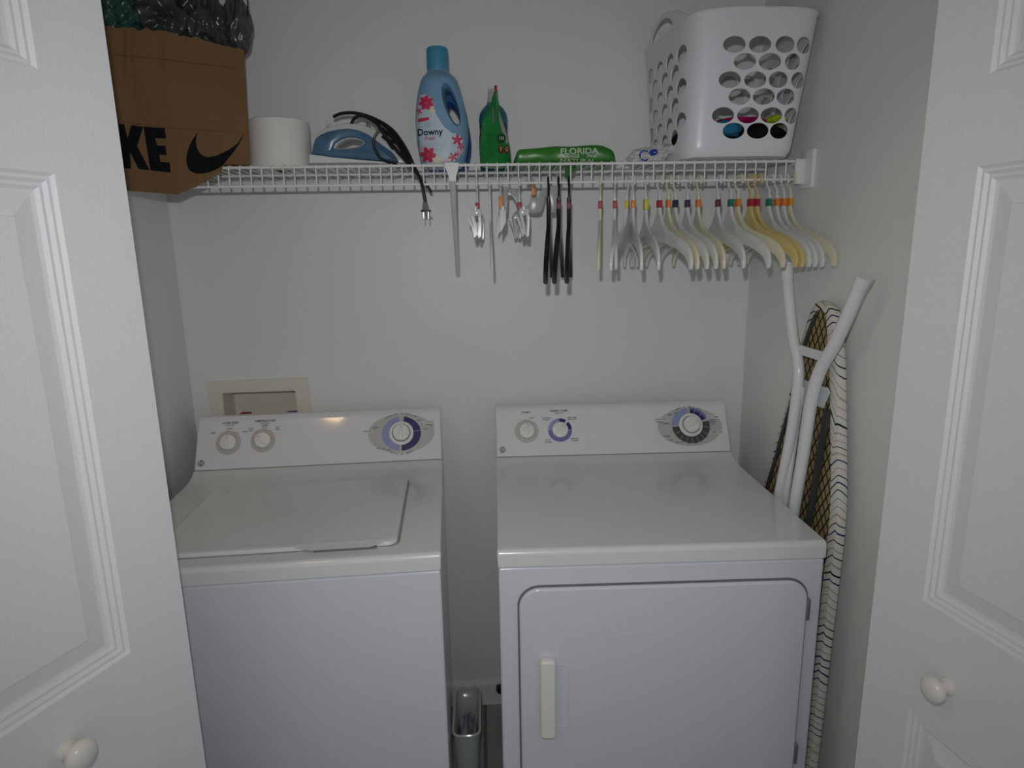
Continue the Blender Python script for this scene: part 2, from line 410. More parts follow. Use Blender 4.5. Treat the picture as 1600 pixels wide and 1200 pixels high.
def arctext(s, cx, cy, a, b, mid, span, size):
    bms = []; n = len(s)
    for i, ch in enumerate(s):
        if ch == ' ': continue
        th = math.radians(mid + (span/2-span*i/(n-1))*(1 if mid > 0 else -1)); x, y = cx+a*math.cos(th), cy+b*math.sin(th)
        slope = math.atan2(b*math.cos(th), -a*math.sin(th)); rot = slope+PI if mid > 0 else slope
        bms.append(text2d(ch, size, x, y, rot=rot, bold=size*.02))
    return bms
def ticks(t, pts, r=.0011):
    for u, s in pts:
        bm = fill2d([ell(u, s, r, r, 10)]); bm.transform(pmat(0, 0, .0012)); obj('index_dot', bm, M_INK, t, smooth=False)

washer = appliance('washing_machine', 'white top-loading washing machine with a lid and navy cycle dial, at the left', 'washing machine', -.8113, -.7374, .0502)
# lid
bm = bmesh.new()
lp = rrect(.092, .047, .594, .440, .022, 5)
R0 = [(x, y, .9145) for x, y in lp]; cx_, cy_ = .343, .2435
def shr(k, z): return [(cx_+(x-cx_)*(1-k/.25), cy_+(y-cy_)*(1-k/.197), z) for x, y in lp]
def lift(R):      # finger gap in the front edge
    out = []
    for x, y, z in R: out.append((x, y, z))
    return out
loft(bm, [R0, shr(0, .9195), shr(.0012, .9225), shr(.004, .9245), shr(.012, .9250), shr(.018, .9242), shr(.03, .9240)])
lid = obj('lid', bm, M_DECK, washer)
# pull lip under the front edge of the lid
prof = [(.030, .9150), (.034, .9185), (.050, .9235), (.056, .9235), (.050, .9150)]
pts = []
bm = bmesh.new(); rings = []
for k in range(21):
    u = .385+(.565-.385)*k/20; e = min(1, k/4, (20-k)/3); e = e*e*(3-2*e)
    rings.append([(u, .048-.013*e, .9205), (u, .047-.014*e, .9232), (u, .056, .9246), (u, .060, .9200)])
loft(bm, rings); obj('lid_lip', bm, M_DECK, lid)
bm = newbox((.425, .0375, .9142), (.552, .050, .9195)); obj('finger_gap_shade', bm, M_GAP, lid)  # dark block painted as the shadow under the lid lip
bm = prism2d([rrect(.0895, .0445, .5985, .4425, .024, 5), rrect(.0935, .0485, .5925, .4385, .022, 5)], .0016, Matrix.Translation((0, 0, .9150))); obj('lid_gap_shade', bm, mat('lid_shade_grey', (.30, .30, .31), .5), washer)  # dark strip drawing the shaded gap around the lid, not a seal
for u, s, rot, nm in ((.0893, .0765, math.radians(88), 'load_size_knob'), (.1833, .0785, math.radians(135), 'temperature_knob')):
    decal('dial_ring', fill2d([ell(0, 0, .0345, .0345, 48)]), u, s, M_GREYL, washer)
    decal('dial_ring_inner', fill2d([ell(0, 0, .0250, .0250, 48)]), u, s, M_GREYP, washer, order=1)
    knob(washer, nm, u, s, .0225, rot)
UD, SD = .5705, .0815
decal('dial_plate', fill2d([ell(0, 0, .095, .0575, 64)]), UD, SD, M_GREYL, washer)
decal('dial_band_lilac', fill2d([sector(0, 0, .030, .0560, 98, 262, .90, 30)]), UD, SD-.001, M_LILAC, washer, order=1)
decal('dial_band_navy', fill2d([sector(0, 0, .030, .0560, -90, 84, .90, 30)]), UD, SD-.001, M_NAVY, washer, order=1)
for mk_ in [fill2d([[(.036*math.cos(a)-.0006*math.sin(a), .036*.9*math.sin(a)), (.055*math.cos(a)-.0006*math.sin(a), .055*.9*math.sin(a)), (.055*math.cos(a)+.0006*math.sin(a), .055*.9*math.sin(a)+.0008), (.036*math.cos(a)+.0006*math.sin(a), .036*.9*math.sin(a)+.0008)]]) for a in (math.radians(8), math.radians(42), math.radians(82))]: decal('dial_mark', mk_, UD, SD-.001, M_PWHITE, washer, order=2)
bm = bmesh.new(); lathe(bm, [(.0350, 0), (.0352, .003), (.033, .006), (.0255, .0065)], 48); bm.transform(pmat(UD, SD)); obj('dial_skirt', bm, M_KNOB, washer)
bm = bmesh.new(); lathe(bm, [(.0262, .006), (.0262, .0075)], 48); bm.transform(pmat(UD, SD)); obj('dial_groove', bm, M_CHAR, washer)
knob(washer, 'cycle_dial', UD, SD, .0248, math.radians(90), .026)
logo(washer)
texts(washer, [('LOAD SIZE', .0908, .1335, .0085), ('SELECT ONE', .0908, .1265, .0040), ('SMALL', .047, .1065, .0050), ('LARGE', .0893, .1165, .0050), ('SUPER', .132, .1065, .0050),
    ('TEMPERATURE', .186, .1350, .0085), ('WASH/RINSE', .186, .1285, .0040), ('COLD', .148, .1145, .0050), ('COLD', .148, .1085, .0050), ('WARM', .186, .1225, .0050), ('COLD', .186, .1168, .0050), ('HOT', .2215, .1145, .0050), ('COLD', .2215, .1085, .0050)])
ticks(washer, [(.066, .1035), (.0893, .1095), (.1125, .1035), (.162, .1055), (.1833, .1110), (.205, .1055), (.083, .1095)])
for rc_ in ((.459, .087, .489, .095), (.634, .107, .668, .115)):
    bm = fill2d([rrect(*rc_, .001, 2)]); bm.transform(pmat(0, 0, .00085)); obj('label_box', bm, M_PANEL, washer, smooth=False)
texts(washer, [('WHITES', .4745, .091, .0062), ('CASUALS', .6505, .1112, .0062), ('PERMANENT', .654, .1035, .0040), ('PRESS', .660, .0985, .0040), ('OFF', .5835, .1350-.006, .0045), ('LIGHT', .621, .1175, .0045), ('NORMAL', .497, .1010, .0045), ('RINSE', .641, .0905, .0045), ('SOAK', .505, .0400, .0045), ('SPIN', .535, .0335, .0045), ('RINSE', .520, .0365, .0045)], name='dial_lettering')
for ar_ in (arctext('COTTONS  HEAVY  AND  REGULAR  WASH', UD, SD, .070, .0585, 90, 74, .0048), arctext('DELICATES  AND  HANDWASH', UD, SD, .066, .0615, -90, 56, .0048)):
    bm = merge(*ar_); bm.transform(pmat(0, 0, .0010)); obj('arc_lettering', bm, M_INK, washer, smooth=False)

dryer = appliance('clothes_dryer', 'white front-loading clothes dryer with a rectangular door and ivory handle, at the right', 'clothes dryer', -.013, -.7038, -.0240)
Mxz = Matrix(((1, 0, 0, 0), (0, 0, -1, 0), (0, 1, 0, 0), (0, 0, 0, 1)))      # xy drawing -> front face (u, z)
bm = prism2d([rrect(.0405, .125, .6540, .8335, .046, 8)], .0016, Matrix.Translation((0, .0022, 0)) @ Mxz); obj('door_gap_shade', bm, M_GAP, dryer)  # dark slab added as the shade in the gap around the door
bm = prism2d([rrect(.0440, .1285, .6500, .8300, .043, 8)], .013, Matrix.Translation((0, -.0020, 0)) @ Mxz, bev=.0055, seg=3); dd = obj('door', bm, M_ENAMEL, dryer)
bm = prism2d([rrect(.0845, .487, .1185, .6745, .009, 4)], .020, Matrix.Translation((0, -.0180, 0)) @ Mxz, bev=.006, seg=4); hd = obj('handle', bm, M_HANDLE, dd)
bm = bmesh.new(); pr = rrect(.108, .5035, .1465, .6535, .014, 5); tube(bm, [(x, -.0082, z) for x, z in pr], .0016, 6, closed=True); obj('handle_recess', bm, M_ENAMEL, dd)
for z in (.765, .412): obj('hinge', newbox((.6475, -.0115, z-.024), (.6545, -.0005, z+.024), bev=.0012), M_STEEL, dryer)
bm = bmesh.new(); tube(bm, [(.188, -.0086, .7135), (.25, -.0087, .7140), (.31, -.0087, .7185), (.342, -.0086, .7195)], .0007, 4); obj('scratch', bm, mat('scratch_grey', (.58, .59, .62), .5), dd)
decal('dial_ring', fill2d([ell(0, 0, .0355, .0345, 48)]), .0915, .0750, M_GREYL, dryer)
decal('dial_ring_inner', fill2d([ell(0, 0, .0250, .0250, 48)]), .0915, .0750, M_GREYP, dryer, order=1)
knob(dryer, 'start_knob', .0915, .0750, .0228, math.radians(70))
decal('dial_ring', fill2d([sector(0, 0, .020, .0350, 92, 268, 1, 30)]), .1889, .0758, M_LILAC, dryer)
decal('dial_ring_blue', fill2d([sector(0, 0, .020, .0350, 180, 360, 1, 30)]), .1889, .0758, M_PBLUE, dryer, order=1)
decal('dial_ring_navy', merge(fill2d([sector(0, 0, .020, .0350, 2, 44, 1, 10)]), fill2d([sector(0, 0, .020, .0350, 56, 92, 1, 10)])), .1889, .0758, M_NAVY, dryer, order=1)
knob(dryer, 'fabric_knob', .1889, .0758, .0238, math.radians(52))
UD, SD = .5740, .0815
decal('dial_plate', fill2d([ell(0, 0, .095, .0575, 64)]), UD-.003, SD-.005, M_GREYL, dryer)
decal('dial_band_lilac', fill2d([sector(0, 0, .030, .0560, 97, 180, .96, 24)]), UD, SD-.001, M_LILAC, dryer, order=1)
decal('dial_band_blue', fill2d([sector(0, 0, .030, .0560, 22, 88, .96, 24)]), UD, SD-.001, M_PBLUE, dryer, order=1)
decal('dial_band_navy', fill2d([sector(0, 0, .030, .0480, 24, 88, .96, 24)]), UD, SD-.001, M_NAVY, dryer, order=2)
decal('dial_band_charcoal', fill2d([sector(0, 0, .030, .0560, 184, 374, .96, 40)]), UD, SD-.001, M_CHAR, dryer, order=1)
tk = []
for a_ in (-8, -32, -50, -70, -90, -110, -130, -152, 45, 70):
    a = math.radians(a_); c_, s_ = math.cos(a), math.sin(a)
    tk.append(fill2d([[(.040*c_-.0005*s_, .040*.96*s_+.0005*c_), (.054*c_-.0005*s_, .054*.96*s_+.0005*c_), (.054*c_+.0005*s_, .054*.96*s_-.0005*c_), (.040*c_+.0005*s_, .040*.96*s_-.0005*c_)]]))
for mk_ in tk: decal('dial_mark', mk_, UD, SD-.001, M_GREYL, dryer, order=3)
bm = bmesh.new(); lathe(bm, [(.0350, 0), (.0352, .003), (.033, .006), (.0255, .0065)], 48); bm.transform(pmat(UD, SD)); obj('dial_skirt', bm, M_KNOB, dryer)
bm = bmesh.new(); lathe(bm, [(.0262, .006), (.0262, .0075)], 48); bm.transform(pmat(UD, SD)); obj('dial_groove', bm, M_CHAR, dryer)
knob(dryer, 'timer_dial', UD, SD, .0248, math.radians(22), .026)
logo(dryer)
texts(dryer, [('START', .0916, .1310, .0080), ('PUSH', .108, .1135, .0048), ('FABRIC CARE', .1880, .1335, .0080), ('TEMPERATURE', .1880, .1265, .0040),
    ('COTTONS', .150, .1125, .0050), ('HI HEAT', .150, .1070, .0050), ('EASY CARE', .226, .1125, .0050), ('MED HEAT', .226, .1070, .0050), ('FLUFF', .153, .0465, .0050), ('NO HEAT', .153, .0405, .0050), ('DELICATE', .230, .0490, .0050), ('LO HEAT', .230, .0430, .0050)])
ticks(dryer, [(.086, .1065), (.097, .1070)])
for rc_ in ((.468, .0955, .509, .1045), (.622, .099, .657, .108), (.631, .0535, .664, .0620)):
    bm = fill2d([rrect(*rc_, .001, 2)]); bm.transform(pmat(0, 0, .00085)); obj('label_box', bm, M_PANEL, dryer, smooth=False)
texts(dryer, [('COTTONS', .4885, .1000, .0072), ('REGULAR', .483, .0925, .0045), ('EASY CARE', .6400, .1035, .0066), ('DAMP DRY', .640, .0960, .0042), ('LESS DRY', .640, .0915, .0042), ('MORE DRY', .640, .0870, .0042), ('AUTO', .640, .0825, .0042), ('TIMED DRY', .6480, .0578, .0066),
    ('MORE', .5160, .1130, .0045), ('DRY', .533, .1185, .0045), ('LESS DRY', .502, .0870, .0045), ('OFF', .5800, .1260, .0050), ('OPTIMUM', .500, .0490, .0045), ('COOL', .509, .0375, .0045), ('END CARE', .5350, .0305, .0045), ('10', .5625, .0250, .0050), ('20', .583, .0260, .0050), ('30', .601, .0320, .0050), ('40', .617, .0430, .0050), ('OFF', .628, .0680, .0045)], name='dial_lettering')
bm = merge(*arctext('AUTOMATIC  AND  TIMED  DRY  CYCLES', UD-.003, SD-.005, .070, .0600, 90, 66, .0048)); bm.transform(pmat(0, 0, .0010)); obj('arc_lettering', bm, M_INK, dryer, smooth=False)

# ------------------------------------------------------------------ wire shelf
ZS = 1.7192; YS = -.305; DK = ZS+.0055
t = shelf = thing('wire_shelf', 'white coated wire shelf across the back wall above the machines', 'shelf', (0, 0, ZS))
bm = bmesh.new(); x = XL+.012
k = 0
while x < .748:
    tube(bm, [(x, -.004, ZS+.0035), (x, YS+.002, ZS+.0035), (x, YS-.0035, ZS+.001), (x, YS-.0042, ZS-.004), (x, YS-.0042, 1.6745)], .00185, 6); x += .02532; k += 1
obj('deck_wires', bm, M_WIRE, t, world=True)
for nm, y, z, r in (('front_rail', YS, ZS-.001, .0032), ('lip_rail', YS, 1.6755, .0032), ('middle_rail', -.155, ZS-.0015, .0030), ('back_rail', -.006, ZS-.0015, .0030)):
    bm = bmesh.new(); tube(bm, [(XL+.003, y, z), (.7485, y, z)], r, 8); obj(nm, bm, M_WIRE, t, world=True)
t = thing('shelf_end_bracket', 'white plastic end bracket holding the shelf to the right wall', 'bracket', (XR, YS, 1.66))
bm = newbox((.7500, YS-.006, 1.6640), (XR-.008, YS+.002, 1.7230), bev=.001); obj('bracket_plate', bm, M_WIRE, t, world=True)
bm = newbox((XR-.010, YS-.040, 1.6520), (XR, YS+.020, 1.7420), bev=.002); obj('wall_flange', bm, M_WIRE, t, world=True)
obj('bracket_tongue', newbox((.7500, YS+.002, 1.709), (XR-.008, YS+.018, 1.7155)), M_WIRE, t, world=True)
M_BRACE = mat('brace_plastic', (.72, .72, .71), .3, alpha=.92)
t = thing('shelf_brace', 'pale tapered diagonal brace rod from the shelf front down to the wall', 'shelf brace', (-.096, 0, 1.444))
bm = bmesh.new(); tube(bm, [(-.0905, YS-.012, 1.684), (-.096, -.002, 1.446)], [.0080, .0060], 12); obj('brace_rod', bm, M_BRACE, t, world=True)
bm = bmesh.new(); loft(bm, [[V((-.0905+sx*w_, YS-.012+sy*.006, z)) for sx, sy in ((-1, -1), (1, -1), (1, 1), (-1, 1))] for z, w_ in ((1.680, .008), (1.692, .009), (1.706, .014), (1.7215, .017))]); obj('brace_clip', bm, M_BRACE, t, world=True)

# ------------------------------------------------------------------ laundry outlet box
t = thing('laundry_outlet_box', 'off-white recessed laundry outlet box in the wall above the washer', 'outlet box', (-.707, 0, 1.05))
t.rotation_euler = (0, 0, 0)
M_OUT = mat('outlet_plastic', (.74, .72, .64), .4)
M3 = Matrix.Translation((-.707, 0, 1.05)) @ Matrix.Rotation(-.020, 4, 'Y') @ Matrix.Translation((.707, 0, -1.05))
Mw = Matrix(((1, 0, 0, 0), (0, 0, -1, 0), (0, 1, 0, 0), (0, 0, 0, 1)))
bm = prism2d([rrect(-.857, .945, -.556, 1.151, .004, 2), rrect(BX0+.006, BZ0+.006, BX1-.006, BZ1-.004, .003, 2)], .004, Matrix.Translation((0, -.0025, 0)) @ Mw); bm.transform(M3); obj('flange', bm, M_OUT, t, world=True)
bm = bmesh.new()
box(bm, (BX0+.002, .0, BZ0+.002), (BX0+.006, .085, BZ1-.002)); box(bm, (BX1-.006, .0, BZ0+.002), (BX1-.002, .085, BZ1-.002)); box(bm, (BX0+.006, 0, BZ1-.006), (BX1-.006, .085, BZ1-.002)); box(bm, (BX0+.006, 0, BZ0+.002), (BX1-.006, .085, BZ0+.006)); box(bm, (BX0+.002, .085, BZ0+.002), (BX1-.002, .089, BZ1-.002))
obj('recess', bm, M_OUT, t, world=True)
for px, py, nm, m in ((383, 650, 'hot_valve', M_RED), (456, 648, 'cold_valve', mat('blue_plastic', (.02, .02, .16), .35))):
    c = at(px, py, .03); bm = bmesh.new(); tube(bm, [(c.x, .035, 1.0), (c.x, .035, c.z)], .008, 12)
    box(bm, (c.x-.016, .022, c.z-.004), (c.x+.016, .048, c.z+.010), bev=.004); obj(nm, bm, m, t, world=True)

# ------------------------------------------------------------------ paper shopping bag
BAc = dict(
    A0=V((-.717, -.360, 1.654)), A1=at(258, 48, -.355), B0=at(391, 262, -.283), B1=at(381, 78, -.283),
    D0=V((-.893, -.395, 1.668)), D1=at(152, 40, -.385), C0=V((-.86, -.12, 1.735)), C1=V((-.86, -.12, 2.03)))
t = thing('paper_bag', 'brown paper shopping bag with black lettering and swoosh, at the left end of the shelf', 'paper bag', (-.75, -.25, 1.70))
bm = bmesh.new()
def zbag(x, y):
    zf = 1.654-.08*(x+.717)
    if y > -.311: return 1.7262
    if y > -.3135: return 1.7262+(1.706-1.7262)*(-.311-y)/.0025
    return 1.706+(zf-1.706)*min(1, (-.3135-y)/.0465)
def side(P0, P1_, Q0, Q1, n=40, mz=26, crease=0, seed=0, top=0):
    out = []
    P0 = P0.copy(); Q0 = Q0.copy()
    nrm = (Q0-P0).cross(V((0, 0, 1))).normalized()
    for j in range(mz+1):
        row = []
        for i in range(n):
            s, h = i/n, j/mz
            b0 = P0.lerp(Q0, s); b0.z = zbag(b0.x, b0.y)
            p = b0.lerp(P1_.lerp(Q1, s), h)
            if (1-h)*mz < 2: p.z += 0
            e = min(1, 6*s*(1-s)*1.2)
            p = p + nrm*e*(0 if j == 0 else 1)*(-.005*noise.noise(V((s*3+seed, h*4, 1)))-.004*abs(noise.noise(V((s*7+seed, h*3, 4))))+.002*math.sin(PI*s)*math.sin(PI*h)) + V((0, 0, 1))*(top*e*.006*noise.noise(V((s*9+seed, 5, 0))) if j == mz else 0)
            row.append(p)
        out.append(row)
    return out
K = BAc
S = [side(K['A0'], K['A1'], K['B0'], K['B1'], seed=1, top=1), side(K['B0'], K['B1'], K['C0'], K['C1'], seed=4, top=1), side(K['C0'], K['C1'], K['D0'], K['D1'], seed=8, top=1), side(K['D0'], K['D1'], K['A0'], K['A1'], seed=12, top=1)]
rings = [S[0][j]+S[1][j]+S[2][j]+S[3][j] for j in range(27)]
# the lower corner over the lip is folded in, the base stays above the deck
R = loft(bm, rings, cap0=False, cap1=False)
base_ = fill2d([[(p.x, p.y) for p in rings[0]]]); gridcut(base_, .012)
for v in base_.verts: v.co.z = zbag(v.co.x, v.co.y) + (.0015 if v.is_boundary else .006)
bm = merge(bm, base_); bmesh.ops.remove_doubles(bm, verts=bm.verts, dist=.0002)
bvh_bag = BVHTree.FromBMesh(bm)
bag_side = obj('bag_body', bm, M_KRAFT, t, world=True, ang=24)
# lettering: I K E on the front, swoosh on the side
def z2(pts): return [(160+u/6.6667, 180+v/6.6667) for u, v in pts]
Kp = z2([(172, 88), (228, 95), (262, 240), (300, 104), (424, 120), (362, 322), (492, 572), (378, 562), (288, 385), (298, 555), (226, 552), (200, 350)])
Ep = z2([(428, 118), (650, 136), (664, 243), (550, 240), (572, 318), (656, 318), (670, 418), (592, 410), (602, 484), (702, 494), (712, 598), (500, 574)])
Ip = z2([(70, 78), (160, 86), (214, 552), (124, 546)])
bm = merge(*[fill2d([q]) for q in (Kp, Ep, Ip)]); print_on(bm, bvh_bag, 4, .0010); obj('brand_lettering', bm, M_BLACK, t, world=True, smooth=False)
swp = smooth_path([V((u, v, 0)) for u, v in ((992, 178), (920, 290), (882, 400), (876, 490), (905, 570), (980, 606), (1060, 606), (1150, 580), (1230, 540), (1310, 455), (1390, 350), (1440, 270), (1468, 205))], 4) + smooth_path([V((u, v, 0)) for u, v in ((1466, 200), (1410, 290), (1330, 350), (1240, 398), (1170, 425), (1080, 432), (1020, 400), (985, 340), (975, 280), (980, 220), (994, 182))], 4)
bm = fill2d([z2([(p.x, p.y) for p in swp])]); print_on(bm, bvh_bag, 4, .0010); obj('printed_swoosh', bm, M_BLACK, t, world=True, smooth=False)
# fold creases
bm = bmesh.new()
def crease(pxs, r=.0007):
    pts = []
    for a, b in zip(pxs, pxs[1:]):
        for k in range(12):
            q = (a[0]+(b[0]-a[0])*k/12, a[1]+(b[1]-a[1])*k/12); d = ray(*q).normalized(); h, n, i, di = bvh_bag.ray_cast(CAM, d)
            if h: pts.append(h-d*.0012)
    if len(pts) > 2: tube(bm, pts, r, 4)
crease([(176, 85), (257, 93), (378, 108)]); crease([(190, 190), (262, 200), (376, 207)])
obj('fold_crease', bm, mat('kraft_crease', (.12, .066, .028), .8), t, world=True)
# crumpled plastic bags stuffed in the bag
def plastic(name, label, c, r, seed, col, alpha=.75, amp=.30, freq=2.0):
    m = mat('film_'+name+str(seed), col, .22, .6, alpha=alpha)
    bm = blob((0, 0, 0), r, seed, amp, freq, 5, sharp=True); o = obj(name, bm, m, ang=80); o.location = c
    tag(o, label, 'plastic bag', 'plastic bags stuffed into the paper bag'); return o
plastic('plastic_bag', 'dark grey crumpled plastic bag, largest one in the paper bag', (-.745, -.255, 2.045), (.075, .075, .085), 1, (.050, .062, .058), .93)
plastic('plastic_bag', 'crumpled smoky plastic bag on the right half of the paper bag', (-.665, -.235, 2.045), (.050, .060, .080), 2, (.055, .060, .062), .9)
plastic('plastic_bag', 'teal-tinted crumpled plastic bag next to the left door edge', (-.815, -.325, 2.030), (.052, .040, .055), 5, (.03, .10, .085), .9)
hb = at(372, 40, -.20)
plastic('plastic_bag', 'translucent plastic bag with black strings bulging over the right rim', (hb.x, hb.y, hb.z), (.032, .032, .062), 3, (.085, .085, .088), .85, .18, 1.3)
bm = bmesh.new(); tube(bm, smooth_path([at(366, 30, -.235), at(368, 5, -.235), at(376, -18, -.23), at(386, -6, -.235), at(387, 24, -.235)], 5), .0016, 6)
o = obj('drawstring', bm, M_CORD, bpy.data.objects[[n for n in bpy.data.objects.keys() if n.startswith('plastic_bag')][-1]], world=True)

# ------------------------------------------------------------------ paper roll
c = at(441, 262, -.165)
o = thing('paper_roll', 'white paper roll standing upright between paper bag and iron', 'paper roll', (c.x, -.165, DK))
M_PAPER = mat('tissue', (.82, .80, .76), .85, .2, bump=(40, .4, (1, 1, 4)))
bm = bmesh.new(); lathe(bm, [(.021, .002), (.070, 0), (.0735, .006), (.0745, .06), (.0755, .112), (.0745, .119), (.071, .121), (.021, .121), (.021, .002)], 64, cap=False); obj('tissue_layers', bm, M_PAPER, o)
bm = bmesh.new(); lathe(bm, [(.0195, .001), (.021, .001), (.021, .1215), (.0195, .1215), (.0195, .001)], 32, cap=False); obj('core', bm, mat('cardboard', (.3, .24, .16), .8), o)
bm = bmesh.new()
a0 = -.95; loft(bm, [[V((rr*math.cos(a0+k*.05), rr*math.sin(a0+k*.05), z)) for k in range(10) for rr in (.0764,)] for z in (.002, .119)], False, False, closed=False); obj('loose_end', bm, M_PAPER, o)

# ------------------------------------------------------------------ iron
def z3(pts): return [(480+u/6.314, 160+v/6.314) for u, v in pts]
YI = -.185
t = iron = thing('clothes_iron', 'blue and white clothes iron lying on the shelf with its black cord wrapped over', 'iron', (-.335, YI, DK))
def trace(pts, y, h, bev=0, holes=()):
    """traced outline, given its own thickness h about depth y"""
    P = []
    for lp in [pts]+list(holes): P.append([(at(u, v, y).x, at(u, v, y).z) for u, v in lp])
    return prism2d(P, h, Matrix.Translation((0, y, 0)) @ Mw, bev=bev)
blue = [(65, 530), (80, 450), (105, 375), (150, 335), (220, 305), (330, 280), (430, 272), (530, 290), (620, 330), (700, 390), (780, 450), (850, 500), (900, 560), (925, 615), (600, 590), (300, 562)]
hole = [(285, 468), (305, 425), (360, 388), (430, 365), (500, 370), (560, 390), (582, 412), (545, 448), (480, 465), (400, 474)]
obj('body', trace(z3(blue), YI, .066, .010, [z3(hole)]), tint(mat('iron_blue', (.085, .18, .29), .25), (.055, .13, .23), 14), t, world=True)
top_ = [(108, 372), (112, 335), (140, 305), (200, 270), (300, 240), (400, 222), (500, 225), (600, 250), (680, 280), (740, 320), (800, 370), (860, 440), (905, 500), (950, 560), (985, 615), (928, 618), (900, 560), (850, 500), (780, 452), (700, 392), (620, 332), (530, 292), (430, 274), (330, 282), (220, 307), (150, 337)]
top_ = top_[:15]+[(60, 600)]
obj('handle', trace(z3(top_), YI, .050, .005, [z3([(300, 462), (318, 432), (365, 398), (430, 375), (498, 380), (550, 396), (568, 410), (540, 440), (480, 458), (400, 466)])]), mat('iron_grey', (.60, .61, .60), .3), t, world=True)
base = [(55, 545), (65, 532), (300, 564), (600, 592), (925, 617), (955, 640), (930, 655), (60, 655)]
bm = bmesh.new()
xa, xb = at(*z3([(55, 600)])[0], YI).x, at(*z3([(965, 640)])[0], YI).x
rings = []
for zz, ins in ((DK, 0), (DK+.006, -.001), (DK+.012, .002)):
    ring = []
    for k in range(25):
        s = k/24; x = xa+(xb-xa)*s; hw = .050*(1-max(0, (s-.35)/.65)**2)**.5 if s < 1 else .001
        ring.append((x, YI-max(.0015, hw-ins), zz))
    for k in range(24, -1, -1):
        s = k/24; x = xa+(xb-xa)*s; hw = .050*(1-max(0, (s-.35)/.65)**2)**.5 if s < 1 else .001
        ring.append((x, YI+max(.0015, hw-ins), zz))
    rings.append(ring)
loft(bm, rings); obj('soleplate', bm, mat('iron_sole', (.55, .56, .57), .25, metal=.5), t, world=True)
obj('skirt', trace(z3([(55, 545), (65, 531), (300, 562), (600, 590), (925, 615), (960, 640), (57, 640)]), YI, .078, .004), mat('iron_white', (.78, .78, .77), .35), t, world=True)
q = at(*z3([(602, 225)])[0], YI); obj('steam_button', newbox((q.x-.004, YI-.010, q.z-.006), (q.x+.004, YI+.010, q.z+.006), bev=.001), mat('button_grey', (.16, .17, .17), .4), t, world=True)
q = at(*z3([(215, 235)])[0], YI); bm = bmesh.new(); tube(bm, smooth_path([(q.x+.006*math.sin(k*1.9), YI-.01+.004*math.cos(k*1.9), q.z-.012+.0035*k) for k in range(8)], 4), .0014, 6); obj('wire_tie', bm, mat('clear_tie', (.75, .75, .74), .2, alpha=.7), t, world=True)
bm = bmesh.new()
def cordpath(pts, ys, r=.0042):
    P = [at(*z3([p_])[0], y) for p_, y in zip(pts, ys)]; tube(bm, smooth_path(P, 6), r, 8)
n_ = 13
cordpath([(262, 142), (330, 112), (430, 102), (530, 116), (640, 152), (760, 212), (850, 282), (920, 372), (975, 460), (1018, 545), (1052, 625), (1098, 715), (1128, 790), (1150, 900), (1165, 985)],
    [YI, YI-.01, YI-.02, YI-.03, YI-.04, YI-.045, YI-.05, YI-.06, YI-.07, YI-.09, -.29, -.302, -.318, -.322, -.322])
cordpath([(432, 222), (460, 165), (520, 130), (600, 152), (680, 205), (740, 285), (800, 370), (880, 470), (960, 560), (1010, 620)], [YI-.01, YI-.03, YI-.035, YI-.045, YI-.055, YI-.06, YI-.06, YI-.07, YI-.08, YI-.09])
cordpath([(640, 165), (720, 195), (800, 265), (870, 350), (940, 450), (990, 540), (1035, 625)], [YI-.02]*2+[YI-.035, YI-.045, YI-.06, YI-.08, -.285])
cordpath([(560, 130), (660, 190), (740, 260), (830, 340), (900, 420), (950, 510), (1000, 600), (1080, 700), (1160, 790), (1222, 882)], [YI-.03, YI-.035, YI-.04, YI-.05, YI-.06, YI-.075, YI-.085, -.285, -.20, -.15])
cordpath([(740, 240), (690, 300), (662, 350), (655, 410), (672, 470), (720, 548), (790, 585), (885, 604)], [YI-.045]*8, .0034)
cordpath([(700, 215), (745, 285), (770, 340), (820, 420), (850, 460)], [YI-.05]*5, .0036)
cordpath([(740, 330), (800, 375), (870, 395), (920, 440), (960, 520)], [YI-.048]*5, .0040)
cord = obj('power_cord', bm, M_CORD, t, world=True)
a_, b_ = at(*z3([(1163, 985)])[0], -.322), at(*z3([(1172, 1078)])[0], -.322)
bm = bmesh.new(); loft(bm, [[p_+V((sx*w_, sy*.005, 0)) for sx, sy in ((-1, -1), (1, -1), (1, 1), (-1, 1))] for p_, w_ in ((a_, .0050), (a_.lerp(b_, .45), .0072), (a_.lerp(b_, .9), .0082), (b_, .0078))])
box(bm, (b_.x-.012, b_.y-.006, b_.z-.001), (b_.x+.012, b_.y+.006, b_.z+.004), bev=.001); plug = obj('plug', bm, M_CORD, cord, world=True)
bm = bmesh.new()
for dx in (-.0055, .0055): box(bm, (b_.x+dx-.0009, b_.y-.003, b_.z-.0165), (b_.x+dx+.0009, b_.y+.003, b_.z))
pr = obj('plug_prongs', bm, mat('prong_metal', (.6, .6, .58), .3, metal=.9), cord, world=True)

